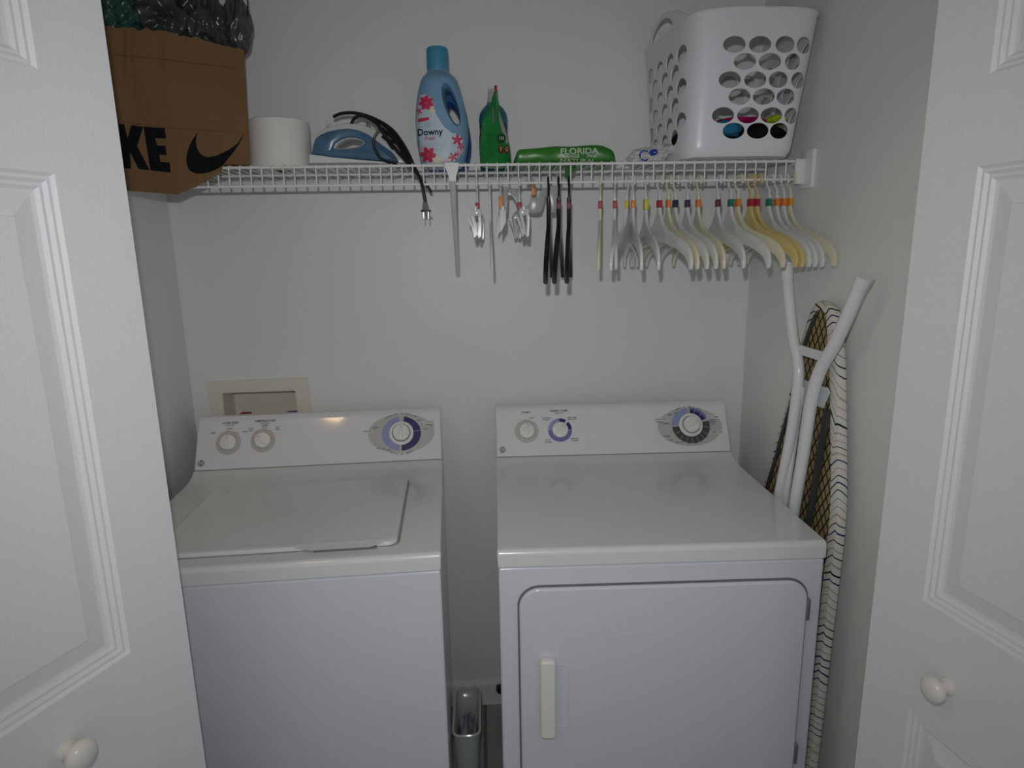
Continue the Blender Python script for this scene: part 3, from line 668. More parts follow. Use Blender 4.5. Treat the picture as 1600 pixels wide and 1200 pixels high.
# ------------------------------------------------------------------ softener bottles
def z5(pts): return [(640+u/5.714, 60+v/5.714) for u, v in pts]
YB = -.205
rows = [(275, 662, 722), (268, 658.5, 727), (252, 655.4, 730), (235, 652.4, 732.5), (217.6, 651, 733), (200, 649.8, 731.5), (182.6, 649.8, 729), (165, 651, 725), (147.5, 653.3, 720.5), (138, 655.5, 718), (130, 657.5, 715), (124, 660.3, 711), (119.5, 663, 706.5), (116.5, 665.5, 703.5), (113, 667, 701), (108, 667.5, 700.8)]
LV = [(at(691, y, YB).z, at(a, y, YB).x, at(b, y, YB).x) for y, a, b in rows]
BCX = at(691, 217, YB).x
def bottle(yb, dx, cols, name, label, decal_it, hs=1):
    t = thing(name, label, 'bottle', (BCX+dx, yb, DK))
    bm = bmesh.new(); rings = []
    z0 = LV[0][0]; zt = LV[-1][0]
    for i, (z, a, b) in enumerate(LV):
        zz = DK + (z-z0)*(zt-DK)/(zt-z0)
        cx = (a+b)/2-BCX; rx = (b-a)/2; zz = DK+(zz-DK)*hs
        ry = min(.046 if i > 0 else .040, rx*.98)
        n = 2.5 if i < 12 else 2.0
        ring = []
        for k in range(48):
            th = 2*PI*k/48; c_, s_ = math.cos(th), math.sin(th)
            ring.append((cx+rx*math.copysign(abs(c_)**(2/n), c_), ry*math.copysign(abs(s_)**(2/n), s_), zz-DK))
        rings.append(ring)
    # denser rings for a smooth side
    dense = []
    for i in range(len(rings)-1):
        for k in range(3): dense.append([V(p).lerp(V(q), k/3) for p, q in zip(rings[i], rings[i+1])])
    dense.append([V(p) for p in rings[-1]])
    loft(bm, dense)
    body = obj('bottle_body', bm, cols[0], t, ang=60)
    # handle opening, flared to both sides
    hc = z5([(382, 628)])[0]; p = at(hc[0], hc[1], YB); hx, hz = p.x-BCX, (p.z-DK)*hs
    rot = math.radians(-72)
    cut = bmesh.new(); rr = []
    for y, g in ((-.08, 2.3), (-.042, 1.45), (-.030, 1.12), (-.015, 1.0), (.015, 1.0), (.030, 1.12), (.042, 1.45), (.08, 2.3)):
        rr.append([(q[0], y, q[1]) for q in ell(hx, hz, .0430*(1+(g-1)*.42), .0118*g, 32, rot)])
    loft(cut, rr); boolean(body, cut)
    zc0, zc1 = (at(683, 111, YB).z-DK)*hs, (at(683, 76, YB).z-DK)*hs; cxx = at(683.5, 95, YB).x-BCX; rc = (at(700.3, 95, YB).x-at(666, 95, YB).x)/2
    bm = bmesh.new(); lathe(bm, [(rc*1.0, 0), (rc*1.01, .002), (rc*.995, zc1-zc0-.006), (rc*.97, zc1-zc0-.002), (rc*.9, zc1-zc0), (.001, zc1-zc0)], 48, Matrix.Translation((cxx, 0, zc0)))
    obj('cap', bm, cols[1], t)
    bm = bmesh.new(); lathe(bm, [(rc*.93, 0), (rc*.93, .012)], 32, Matrix.Translation((cxx, 0, zc0-.010))); obj('neck', bm, cols[0], t)
    if decal_it:
        b2 = bmesh.new(); b2.from_mesh(body.data); b2.transform(parent_matrix(t)); bvh = BVHTree.FromBMesh(b2); b2.free()
        def P(nm, polys, m, off): 
            b = merge(*[q if isinstance(q, bmesh.types.BMesh) else fill2d([q]) for q in polys]); print_on(b, bvh, 4, off)
            if len(b.faces): return obj(nm, b, m, t, world=True, smooth=False)
        lab = z5([(95, 505), (150, 500), (200, 545), (215, 620), (250, 700), (300, 780), (370, 840), (440, 860), (475, 900), (478, 980), (450, 1050), (390, 1110), (340, 1150), (140, 1150), (100, 1120), (75, 1030), (62, 900), (60, 780), (66, 640)])
        P('label', [lab], mat('label_pale', (.50, .60, .68), .35), .0004)
        pink = mat('label_pink', (.55, .035, .10), .4); blush = mat('label_blush', (.72, .42, .50), .4); cream = mat('label_cream', (.72, .70, .42), .4)
        def flower(cx, cy, r, n=6, rot=0, thin=.38):
            out = []
            for k in range(n):
                a = rot+2*PI*k/n; out.append(ell(cx+math.cos(a)*r*.55, cy+math.sin(a)*r*.55, r*.5, r*thin*.5, 10, a))
            return out
        def Z(l): return [z5(q) for q in l]
        for fl_ in ((148, 575, 66, 7, .3, .62), (165, 1040, 72, 6, .1, .62), (425, 905, 50, 5, 1, .5), (455, 965, 34, 5, .2), (385, 1060, 44, 5, .5), (425, 1035, 26, 5, 0), (82, 650, 34, 5, .5)): P('label_flower', Z(flower(*fl_)), pink, .0011)
        for fl_ in ((130, 535, 40, 5, .9), (455, 1010, 36, 5, .9), (340, 1085, 34, 5, 0), (300, 1100, 30, 5, .9), (105, 985, 34, 5, .4), (200, 600, 30, 5, .7)): P('label_blossom', Z(flower(*fl_)), blush, .0008)
        for fl_ in ((200, 640, 34, 6, 0), (243, 1090, 44, 6, .4)): P('label_daisy', Z(flower(*fl_)), cream, .0013)
        P('label_band', Z([[(70, 718), (172, 702), (175, 728), (74, 750)]]), pink, .0009)
        P('emblem_ring', [fill2d([z5(ell(166, 770, 25, 21, 24)), z5(ell(166, 770, 20, 16, 24))])], M_GREYP, .0010)
        P('emblem_letters', [ptext('P&G', 3.6, *z5([(166, 770)])[0], sx=1.0)], M_GREYP, .0012)
        P('name_lettering', [ptext('Downy', 14.5, *z5([(181, 838)])[0], bold=.28, sx=.93, rot=.05)], M_BLACK, .0012)
        P('scent_lettering', [ptext('Fresh', 8.5, *z5([(180, 893)])[0], bold=.12, sx=.85, rot=.04, shear=.25)], pink, .0012)
        for pt_ in ([ptext('CONCENTRATED SOFTENER', 2.4, *z5([(232, 945)])[0], sx=1.1, rot=.06), ptext('SUAVIZANTE DE TELAS', 2.4, *z5([(240, 962)])[0], sx=1.1, rot=.06), ptext('FRESH SCENT', 2.4, *z5([(258, 985)])[0], rot=.05), ptext('ULTRA FRESH', 2.4, *z5([(262, 1000)])[0], rot=.05)]): P('small_lettering', [pt_], M_GREYP, .0012)
    return t
M_SOFT = mat('softener_blue', (.17, .33, .49), .28, .5)
bottle(YB, 0, (M_SOFT, mat('cap_cyan', (.055, .27, .42), .35)), 'softener_bottle', 'light blue softener bottle with flowered label and cyan cap', True)
xr2 = at(736.5, 222, -.085).x - (LV[4][2]-BCX) - BCX
bottle(-.085, xr2, (mat('softener_deep_blue', (.035, .13, .38), .25, alpha=.95), mat('cap_blue', (.04, .16, .38), .35)), 'softener_bottle', 'deep blue bottle hidden behind the flowered softener bottle', False, .90)

# ------------------------------------------------------------------ blue bottle with clear cap behind the green pouch
p = at(771.5, 220, -.10); t = thing('dish_soap_bottle', 'clear blue soap bottle with clear cap standing behind the green pouch', 'bottle', (p.x, -.10, DK))
s_ = (at(794, 220, -.10).x-at(749, 220, -.10).x)/2
zz = lambda y: at(771, y, -.10).z-DK
bm = bmesh.new(); lathe(bm, [(s_*.90, 0), (s_*.98, .006), (s_, .03), (s_*.98, zz(215)), (s_*.93, zz(205)), (s_*.96, zz(196)), (s_, zz(188)), (s_*.93, zz(178)), (s_*.72, zz(170)), (s_*.45, zz(164)), (s_*.40, zz(160))], 40, sy=.75)
obj('bottle_body', bm, mat('soap_blue', (.03, .16, .22), .12, .6, alpha=.93), t)
bm = bmesh.new(); lathe(bm, [(s_*1.012, zz(242)), (s_*1.0, zz(216)), (s_*.955, zz(205)), (s_*.975, zz(196))], 40, sy=.755, cap=False); obj('bottle_label', bm, tint(mat('soap_label', (.03, .035, .16), .4), (.25, .04, .10), 40, .5, .62), t)
bm = bmesh.new(); lathe(bm, [(s_*.42, zz(166)), (s_*.36, zz(150)), (s_*.34, zz(140)), (s_*.05, zz(139))], 24); obj('cap', bm, mat('clear_cap', (.5, .53, .53), .1, alpha=.35), t)

# ------------------------------------------------------------------ green pouch
t = thing('green_pouch', 'green foil stand-up pouch with a red top tip, beside the softener bottle', 'pouch', (.015, -.20, DK))
YP = -.205
lev = [(268, 752, 777, 799), (253, 750, 777, 798), (240, 750, 777, 797.5), (226, 750.5, 777, 796), (212, 751.5, 776, 793), (200, 752.5, 775.5, 789.5), (190, 753.5, 775.5, 785.5), (182, 757, 775.3, 783), (172, 762, 775.5, 780.5), (160, 767, 775.5, 778.5), (150, 769.5, 775, 777.5), (143, 772, 774.5, 776.5)]
bm = bmesh.new(); rings = []
for i, (y, l, f, r) in enumerate(lev):
    z = at(775, y, YP).z if i else DK
    hd_ = .034*(1-.75*i/(len(lev)-1))
    L_, Fp, R_ = V((at(l, y, YP).x, YP, z)), V((at(f, y, YP-hd_).x, YP-hd_, z)), V((at(r, y, YP).x, YP, z)); Bk = V(((L_.x+R_.x)/2, YP+hd_, z))
    ring = []
    for a, b in ((L_, Fp), (Fp, R_), (R_, Bk), (Bk, L_)):
        for k in range(6):
            q = a.lerp(b, k/6); ring.append(q)
    rings.append(ring)
dense = []
for i in range(len(rings)-1):
    for k in range(4):
        dense.append([a.lerp(b, k/4) + V((.0009*math.sin((i*4+k)*1.9+j*.2), 0, 0))*(1 if j < 6 else .3) for j, (a, b) in enumerate(zip(rings[i], rings[i+1]))])
dense.append(rings[-1]); loft(bm, dense); bvh = BVHTree.FromBMesh(bm)
obj('pouch_body', bm, tint(mat('pouch_green', (.012, .19, .035), .3, .6), (.02, .26, .05), 20), t, world=True, ang=28)
def z8(pts): return [(740+u/6.667, 120+v/6.667) for u, v in pts]
def P8(nm, polys, m, off=.0008):
    b = merge(*[q if isinstance(q, bmesh.types.BMesh) else fill2d([q]) for q in polys]); print_on(b, bvh, 3, off)
    if len(b.faces): obj(nm, b, m, t, world=True, smooth=False)
P8('silver_panel', [z8([(262, 330), (285, 420), (325, 530), (345, 600), (366, 690), (330, 690), (290, 560), (262, 440)])], mat('pouch_silver', (.35, .36, .33), .3))
P8('green_badge', [z8(ell(292, 640, 44, 52, 24))], mat('pouch_dark_green', (.005, .07, .02), .4), .0012)
P8('badge_lettering', [ptext('123', 6.5, *z8([(290, 640)])[0], bold=.1, sx=.8)], M_PWHITE, .0017)
P8('letter_circles', [z8(ell(284, 757, 27, 42, 20)), z8(ell(345, 757, 27, 42, 20))], mat('pouch_maroon', (.16, .02, .015), .4), .0012)
P8('pouch_lettering', [ptext('Y', 9.5, *z8([(284, 757)])[0], bold=.25, sx=.7), ptext('G', 9.0, *z8([(345, 757)])[0], bold=.25, sx=.7)], mat('pouch_cream', (.7, .55, .35), .4), .0017)
P8('code_strip', [z8([(190, 320), (215, 325), (218, 490), (196, 495)])], mat('pouch_code', (.16, .17, .15), .4))
a_ = at(774.5, 143, YP); bm = newbox((a_.x-.0035, YP-.005, a_.z-.002), (a_.x+.0035, YP+.005, at(774, 134, YP).z), bev=.001); obj('red_tip', bm, M_RED, t, world=True)
bm = newbox((a_.x-.0008, YP-.014, a_.z-.03), (a_.x+.0008, YP+.012, a_.z+.001)); obj('top_seal', bm, mat('pouch_seal', (.01, .09, .02), .35), t, world=True)

# ------------------------------------------------------------------ flat green bag with lettering
t = thing('green_sack', 'flat green plastic sack with white lettering lying on the shelf', 'plastic sack', (.20, -.18, DK))
x0, x1 = at(806, 250, -.275).x, at(962, 250, -.275).x
bm = bmesh.new(); rings = []
topx = [(804, 236), (812, 233), (840, 231), (870, 229), (910, 227), (935, 226), (945, 228), (955, 233), (962, 236)]
def topz(x):
    px = 806+(x-x0)/(x1-x0)*156
    for a, b in zip(topx, topx[1:]):
        if a[0] <= px <= b[0]: y = a[1]+(b[1]-a[1])*(px-a[0])/(b[0]-a[0]); break
    else: y = 236
    return at(px, y, -.26).z
NX = 60
for i in range(NX+1):
    s = .5-.5*math.cos(PI*i/NX); x = x0+(x1-x0)*s; e = (1-abs(2*s-1)**40); zt = DK+(topz(x)-DK)*e**.5+.0005
    ring = []
    for k in range(28):
        th = 2*PI*k/28; c_, sn = math.cos(th), math.sin(th); n = 7.0
        yy = -.175+.100*math.copysign(abs(c_)**(2/n), c_)*(.93+.07*e); zq = (DK+zt)/2+(zt-DK)/2*math.copysign(abs(sn)**(2/n), sn)
        q = V((x, yy, max(DK+.0003, zq))); w_ = noise.noise(V((x*22, yy*22, zq*40)))*.0050
        q += V((0, w_, w_*.6 if zq > DK+.01 else 0)); q.z = max(q.z, DK+.0003); ring.append(q)
    rings.append(ring)
loft(bm, rings); bvh = BVHTree.FromBMesh(bm)
M_SACK = tint(mat('sack_green', (.035, .20, .020), .3, .5), (.025, .16, .018), 12)
obj('sack_body', bm, M_SACK, t, world=True, ang=60)
def PG(nm, bms, m, off=.0018):
    b = merge(*bms); print_on(b, bvh, 3, off)
    if len(b.faces): obj(nm, b, m, t, world=True, smooth=False)
M_SL = mat('sack_white', (.42, .52, .36), .4)
for g_ in (ptext('FLORIDA', 13.0, 905, 236.6, bold=.28, sx=1.13, rot=.02), ptext('ORANGE', 7.6, 889, 244.4, bold=.18, sx=1.05), ptext('PINS', 7.0, 925, 244.2, bold=.15, sx=1.1), ptext('NATURAL', 8.2, 903, 251.4, bold=.15, sx=1.5)): PG('sack_lettering', [g_], M_SL)
bm = bmesh.new()
f0 = [at(u, v, y) for u, v, y in ((884, 256, -.272), (901, 256, -.272), (900, 263, -.285), (893, 272, -.27), (886, 278, -.26), (882, 279, -.26), (883, 265, -.285))]
for p in f0: p.z = p.z
pv = [bm.verts.new(p+V((0, -.001, 0))) for p in f0]; pw = [bm.verts.new(p+V((0, .001, 0))) for p in f0]
bm.faces.new(pv); bm.faces.new(pw[::-1])
for k in range(len(pv)): bm.faces.new((pv[k], pv[(k+1) % len(pv)], pw[(k+1) % len(pv)], pw[k]))
obj('loose_flap', bm, M_SACK, t, world=True, smooth=False)

# ------------------------------------------------------------------ small white wrapper with a blue swirl
p = at(1012, 245, -.26)
bm = blob((0, 0, 0), (.050, .024, .0215), 11, .30, 2.0, 5, sharp=True)
for v in bm.verts:
    v.co += V((0, 0, .0)); v.co.z += .35*max(0, v.co.x)*1.0-.004
    v.co += V((p.x+.004, -.262, DK+.016)); v.co.z = max(v.co.z, DK+.0005)
bvh = BVHTree.FromBMesh(bm)
t = thing('plastic_wrapper', 'crumpled white plastic wrapper with a blue swirl, against the laundry basket', 'wrapper', (p.x, -.262, DK))
obj('wrapper_film', bm, mat('wrapper_white', (.58, .58, .57), .3, alpha=.95), t, world=True, ang=80)
b = merge(fill2d([sum([[(1007+(6.5+w_)*math.cos(a), 243+(7+w_)*math.sin(a)) for a in rng] for w_, rng in ((2, [math.radians(40+k*15) for k in range(19)]), (-.5, [math.radians(40+k*15) for k in range(18, -1, -1)]))], [])]), fill2d([ell(1021, 238, 8, 5, 16, -.3)]))
print_on(b, bvh, 3, .001); obj('blue_swirl', b, mat('swirl_blue', (.02, .05, .36), .35), t, world=True, smooth=False)

# ------------------------------------------------------------------ laundry basket
M_BASK = mat('basket_plastic', (.74, .76, .79), .3, .5)
t = basket = thing('laundry_basket', 'tall white plastic laundry basket with rows of oval holes', 'laundry basket', (.60, -.20, DK))
def plan(th, hx, hy, n): c_, s_ = math.cos(th), math.sin(th); return hx*math.copysign(abs(c_)**(2/n), c_), hy*math.copysign(abs(s_)**(2/n), s_)
NS = 120; NH = 24
bm = bmesh.new(); rings = []
zb = DK+.001
for j in range(NH+1):
    h = j/NH; e = 1-(1-min(1, h/.06))**2
    x0 = .462+(.462-.462)*h; x1 = .732+(.770-.732)*h; y0 = -.352+(-.374+.352)*h; y1 = -.062+(-.030+.062)*h
    cx, cy, hx, hy = (x0+x1)/2, (y0+y1)/2, (x1-x0)/2*(.95+.05*e), (y1-y0)/2*(.95+.05*e)
    ring = []
    for k in range(NS):
        th = 2*PI*k/NS; x, y = plan(th, hx, hy, 6.0)
        sideb = max(0, 1-(abs(y)/(hy*.80))**2)**1.3 if abs(x) > hx*.8 else 0
        fb = max(0, 1-(abs(x)/(hx*.95))**2) if abs(y) > hy*.8 else 0
        Ht = .306 + .050*sideb + .006*fb
        sk = (.020+.022*h)*((y+hy)/(2*hy))*(1-(x+hx)/(2*hx)); ring.append(V((cx+x-sk, cy+y, zb+h*Ht)))
    rings.append(ring)
R = loft(bm, rings, True, False)
inner = bmesh.ops.solidify
bmesh.ops.recalc_face_normals(bm, faces=bm.faces)
geom = bmesh.ops.solidify(bm, geom=bm.faces[:], thickness=.0028)
bk = obj('basket_body', bm, M_BASK, t, world=True, ang=45)
PMi = parent_matrix(t).inverted()
front = []
for y, xs in ((70, (1147, 1187, 1226, 1257)), (96, (1164, 1203, 1239)), (124, (1141, 1181, 1217, 1250)), (150, (1157, 1195, 1230)), (179, (1132, 1171, 1208, 1241)), (203, (1149, 1187, 1221))):
    for x in xs: front.append((x, y))
cut = bmesh.new()
for x, y in front:
    p = at(x, y, -.366); a = .0262 if x < 1215 else (.0225 if x < 1235 else .0185)
    loft(cut, [[(q[0]-t.location.x, yy-t.location.y, q[1]-t.location.z) for q in ell(p.x, p.z, a, .0176, 20)] for yy in (-.5, .1)])
boolean(bk, cut)
cut = bmesh.new()
zrow = [at(1180, y, -.366).z for y in (70, 96, 124, 150, 179, 203)]
for r_, z in enumerate(zrow):
    ys = (-.305, -.240, -.175, -.110) if r_ % 2 == 0 else (-.272, -.207, -.142)
    for yv in ys: loft(cut, [[(xx-t.location.x, q[0]-t.location.y, q[1]-t.location.z) for q in ell(yv, z, .0235, .0180, 20)] for xx in (.3, .9)])
zc = zb+.312
hp = [((-.190)+.066*math.cos(a_), zb+.322+.0185*math.sin(a_)+.010*math.cos(a_*2)*-.6) for a_ in [2*PI*k/40 for k in range(40)]]
loft(cut, [[(xx-t.location.x, q[0]-t.location.y, q[1]-t.location.z) for q in hp] for xx in (.3, .9)])
boolean(bk, cut)
bm = bmesh.new(); tube(bm, [p+V((0, 0, .0)) for p in rings[-1]], .0032, 6, closed=True); obj('rim', bm, M_BASK, t, world=True)
def cloth(c, r, seed, col, label):
    bm = blob((0, 0, 0), r, seed, .22, 1.6, 4)
    for v in bm.verts: v.co.z = max(v.co.z, -r[2]*.75)
    o = obj('folded_garment', bm, mat('cloth_'+label.split()[0], col, .9, .1, bump=(200, .5, (1, 1, 1)))); o.location = c
    tag(o, label, 'garment', 'clothes in the laundry basket')
def incl(px, py, yc, yf, r): c = at(px, py, yf); return (c.x, yc, c.z)
cloth(incl(1196, 212, -.250, -.33, 0), (.070, .088, .040), 2, (.012, .010, .014), 'black garment at the bottom right of the laundry basket')
cloth(incl(1138, 201, -.312, -.33, 0), (.040, .026, .020), 3, (.03, .19, .34), 'blue garment low at the front of the laundry basket')
cloth(incl(1100, 214, -.215, -.30, 0), (.050, .110, .032), 4, (.020, .012, .018), 'maroon-black garment along the left side of the laundry basket')
cloth(incl(1166, 187, -.280, -.32, 0), (.060, .050, .012), 6, (.42, .01, .10), 'magenta garment on top of the pile in the basket')
cloth(incl(1219, 186, -.290, -.32, 0), (.024, .045, .012), 9, (.42, .55, .02), 'lime green garment beside the magenta one in the basket')

# ------------------------------------------------------------------ hangers
ZR = 1.6755+.0032+.0022          # hook rests on the lip rail
def clear(name, col, alpha=.72): return mat(name, col, .22, .55, alpha=alpha)
M_CLEAR = clear('clear_plastic', (.82, .84, .81), .74); M_CLEARY = clear('yellowed_plastic', (.82, .79, .58), .80); M_CLEARA = clear('amber_plastic', (.74, .60, .24), .86); M_BLK = mat('black_plastic', (.010, .007, .009), .3)
TAGC = dict(red=(.42, .02, .05), yellow=(.62, .52, .03), orange=(.75, .22, .03), navy=(.02, .015, .07), purple=(.05, .012, .07), maroon=(.13, .012, .045), green=(.01, .20, .12), amber=(.75, .33, .02))
Mh = Matrix(((0, 0, -1, 0), (1, 0, 0, 0), (0, 1, 0, 0), (0, 0, 0, 1)))     # drawing x -> depth (y), drawing y -> z
def mirror(pts): return pts + [(-x, y) for x, y in pts[::-1] if abs(x) > 1e-6]
cache = {}
def shoulders(L, drop, kind):
    top = [(.006, -.038), (.007, -.064), (.012, -.080), (.024, -.097), (.040, -.109), (.065, -.121), (.100, -.131), (.135, -.142), (.165, -.157), (.183, -.175), (.190, -.196), (.187, -.209), (.179, -.211), (.172, -.196), (.158, -.183), (.130, -.171), (.100, -.162), (.060, -.154), (.030, -.149), (0, -.147)]
    if kind == 'slim': top = [(.004, -.038), (.004, -.080), (.010, -.092), (.060, -.112), (.120, -.140), (.165, -.172), (.183, -.200), (.178, -.207), (.160, -.185), (.115, -.155), (.050, -.128), (0, -.115)]
    if kind == 'black': top = [(.0055, -.036), (.006, -.090), (.014, -.104), (.060, -.126), (.115, -.152), (.160, -.182), (.186, -.214), (.190, -.232), (.183, -.236), (.172, -.222), (.140, -.196), (.090, -.168), (.040, -.148), (0, -.142)]
    s = L/.195
    return [(x*(s if abs(x) > .02 else 1), y*(1 if abs(x) < .03 else drop)) for x, y in mirror(top)]
def hook_path(kind):
    pts = [(-.0155, -.010), (-.0150, .000), (-.0110, .0085), (0, .0115-.0035), (.0110, .0085), (.0155, -.001), (.0135, -.012), (.0060, -.021), (.0005, -.029), (0, -.045)]
    return smooth_path([V((0, x, z)) for x, z in pts], 5)
def hanger(px, tip, m, tagc, label, kind='clear', th=.0075, L=.195, drop=1, hookm=None, swing=0, top=None):
    p = at(px, 290, YS); yaw = 0
    for k_ in range(12):
        a_ = math.radians(yaw); e_ = proj((p.x+(L-.005)*math.sin(a_), YS-(L-.005)*math.cos(a_), ZR-.20))[0]-tip; yaw -= e_/2.6
    t = thing('clothes_hanger', label, 'hanger', (p.x, YS, ZR-.0080+.0035), math.radians(yaw), 'hangers on the shelf lip')
    kb = ('b', kind, m.name, th, L, drop)
    if kb not in cache:
        lp = shoulders(L, drop, kind); bm = prism2d([lp], th, Mh, bev=th*.3); o = obj('shoulders', bm, m, t, ang=30); cache[kb] = o.data
    else:
        o = bpy.data.objects.new('shoulders', cache[kb]); COL.objects.link(o); o.parent = t
    kh = ('h', m.name)
    if kh not in cache:
        bm = bmesh.new(); hp_ = hook_path(kind); tube(bm, hp_, .0034, 8)
        for v in bm.verts: v.co.x *= .8
        h = obj('hook', bm, m, t); cache[kh] = h.data
    else:
        h = bpy.data.objects.new('hook', cache[kh]); COL.objects.link(h); h.parent = t
    if tagc:
        kt = ('t', tagc, kind == 'wide')
        if kt not in cache:
            bm = newbox((-.0048, -.0085, -.064), (.0048, .0085, -.046), bev=.0012); g = obj('size_tag', bm, mat('tag_'+tagc, TAGC[tagc], .45), t); cache[kt] = g.data
        else:
            g = bpy.data.objects.new('size_tag', cache[kt]); COL.objects.link(g); g.parent = t
    return t
C_, Y_, A_ = M_CLEAR, M_CLEARY, M_CLEARA
H = [(938, 935, Y_, 'red', 'slim yellowish hanger with red tag, leftmost of the right-hand bunch', 'slim'),
     (961, 963, C_, 'red', 'clear hanger with red tag, second from left in the right-hand bunch', 'slim'),
     (980, 954, C_, 'yellow', 'clear hanger with small yellow tag between the red and orange ones', 'clear'),
     (990, 1003, C_, 'orange', 'clear hanger with orange tag just left of the large yellow tag', 'clear'),
     (1010, 1030, C_, 'yellow', 'clear hanger with the largest round yellow tag', 'clear'),
     (1031, 1082, C_, 'red', 'clear hanger with red tag just right of the large yellow tag', 'clear'),
     (1045, 1092, Y_, 'orange', 'yellowish hanger with orange tag just left of the navy tag', 'clear'),
     (1056, 1107, C_, 'navy', 'clear hanger with dark navy tag', 'clear'),
     (1075, 1121, C_, 'purple', 'clear hanger with dark purple tag', 'clear'),
     (1092, 1133, Y_, 'orange', 'yellowish hanger with orange tag between purple and maroon ones', 'clear'),
     (1123, 1164, C_, 'maroon', 'clear hanger with maroon tag, standing a little apart', 'clear'),
     (1143, 1204, C_, 'green', 'clear hanger with green tag just right of the maroon tag', 'clear'),
     (1154, 1227, Y_, 'orange', 'yellowish hanger with orange tag left of the amber hangers', 'clear'),
     (1174, 1247, A_, 'red', 'amber yellow hanger with red tag, left of the two amber ones', 'clear'),
     (1184, 1257, A_, 'red', 'amber yellow hanger with red tag, right of the two amber ones', 'clear'),
     (1203, 1267, C_, 'green', 'clear hanger with green tag near the right end', 'clear'),
     (1215, 1277, C_, 'orange', 'clear hanger with orange tag, third from the right wall', 'clear'),
     (1226, 1288, C_, 'orange', 'clear hanger with orange tag, second from the right wall', 'clear'),
     (1236, 1307, Y_, 'amber', 'yellowish hanger with amber tag, nearest the right wall', 'clear')]
for px, yaw, m, tc_, lab, kind in H:
    h = hanger(px, yaw, m, tc_, lab, kind, L=.195)
    if px == 1010: h.children[-1].scale = (1.15, 1.5, 1.35); h.children[-1].location.z = .018
for px, yaw, tc_, lab in ((857, 852, None, 'black hanger behind the grey trouser hanger, leftmost of three black ones'), (873, 866, 'maroon', 'black hanger with dark red tag, middle of the three black ones'), (889, 885.5, 'maroon', 'black hanger with dark red tag, rightmost of the three black ones')):
    hanger(px, yaw, M_BLK, tc_, lab, 'black', th=.0105, L=.190)
hanger(765, 769, M_CLEAR, None, 'thin clear hanger seen edge-on between two clip hangers', 'slim', th=.0050, L=.185)
# clip hangers seen end-on
M_SIL = mat('glossy_clear_clip', (.66, .66, .66), .10, .8, alpha=.75)
def clip_hanger(px, yaw, tc_, label, style):
    p = at(px, 290, YS); t = thing('clip_hanger', label, 'hanger', (p.x, YS, ZR-.0080+.0035), math.radians(yaw), 'hangers on the shelf lip')
    h = bpy.data.objects.new('hook', cache[('h', M_CLEAR.name)]); COL.objects.link(h); h.parent = t
    obj('bar', newbox((-.003, -.125, -.074), (.003, .125, -.062), bev=.001), M_CLEAR, t)
    bm = newbox((-.003, -.006, -.066), (.003, .006, -.040), bev=.001); obj('stem', bm, M_CLEAR, t)
    if tc_: obj('size_tag', newbox((-.0048, -.0095, -.064), (.0048, .0085, -.046 if style else -.032), bev=.001), mat('tag_'+tc_, TAGC[tc_], .45), t)
    for s in (-1, 1):
        y0 = s*.112
        if style:
            bm = bmesh.new()
            for (xa, za, xb, zb_, w_) in ((-.017, -.083, -.003, -.130, .0020), (-.008, -.075, .000, -.126, .0030), (.008, -.069, .007, -.130, .0030)):
                loft(bm, [[(xa-w_, y0-.011, za), (xa+w_, y0-.011, za), (xa+w_, y0+.011, za), (xa-w_, y0+.011, za)], [((xa+xb)/2-w_+.002, y0-.012, (za+zb_)/2), ((xa+xb)/2+w_+.002, y0-.012, (za+zb_)/2), ((xa+xb)/2+w_+.002, y0+.012, (za+zb_)/2), ((xa+xb)/2-w_+.002, y0+.012, (za+zb_)/2)], [(xb-w_, y0-.012, zb_), (xb+w_, y0-.012, zb_), (xb+w_, y0+.012, zb_), (xb-w_, y0+.012, zb_)]])
            box(bm, (-.010, y0-.008, -.084), (.012, y0+.008, -.068), bev=.003)
        else:
            bm = bmesh.new(); loft(bm, [[(a, y0-.008*s_, b) for a, b in ((-.0065, -.070), (.0065, -.070), (.0065, -.098), (-.0065, -.122))] for s_ in (-1, 1)])
        obj('clip', bm, M_SIL, t)
clip_hanger(745, -2, 'red', 'clear clip hanger with red tag beside the diagonal brace', True)
clip_hanger(811, 1, 'red', 'clear clip hanger with red tag in front of the grey trouser hanger', True)
clip_hanger(782, 0, 'orange', 'clear clip hanger with an orange tag and flat grey clip', False)
# child's trouser hanger facing the room
YH = YS-.004
t = thing('trouser_hanger', 'translucent grey trouser hanger with orange tag, turned to face the room', 'hanger', (at(830, 290, YH).x, YH, 1.66))
def z4(pts): return [(720+u/6.315, 260+v/6.315) for u, v in pts]
M_GRC = mat('grey_clear', (.50, .51, .49), .25, alpha=.82)
bar = z4([(425, 225), (545, 222), (560, 240), (590, 330), (620, 385), (660, 392), (690, 330), (692, 280), (745, 280), (752, 330), (790, 240), (810, 215), (860, 215), (862, 262), (838, 290), (810, 400), (790, 450), (760, 462), (640, 458), (600, 445), (560, 400), (528, 330), (505, 290), (470, 292), (468, 300), (430, 300)])
bm = trace(bar, -.215, .006, .0012); o = obj('bar', bm, M_GRC, t, world=True)
bm = bmesh.new(); q = [at(*z4([p_])[0], y) for p_, y in (((640, 95), -.290), ((600, 150), -.285), ((640, 90), YS-.003), ((700, 100), YS-.008), ((722, 150), -.28), ((722, 300), -.218))]
hk = smooth_path([at(*z4([(655, 175)])[0], YS+.009), at(*z4([(650, 120)])[0], YS+.009)+V((0, 0, .0)), V((at(*z4([(680, 100)])[0], YS).x, YS+.006, ZR+.003)), V((at(*z4([(712, 110)])[0], YS).x, YS-.004, ZR+.002)), at(*z4([(720, 160)])[0], -.300), at(*z4([(722, 230)])[0], -.26), at(*z4([(720, 300)])[0], -.218)], 5)
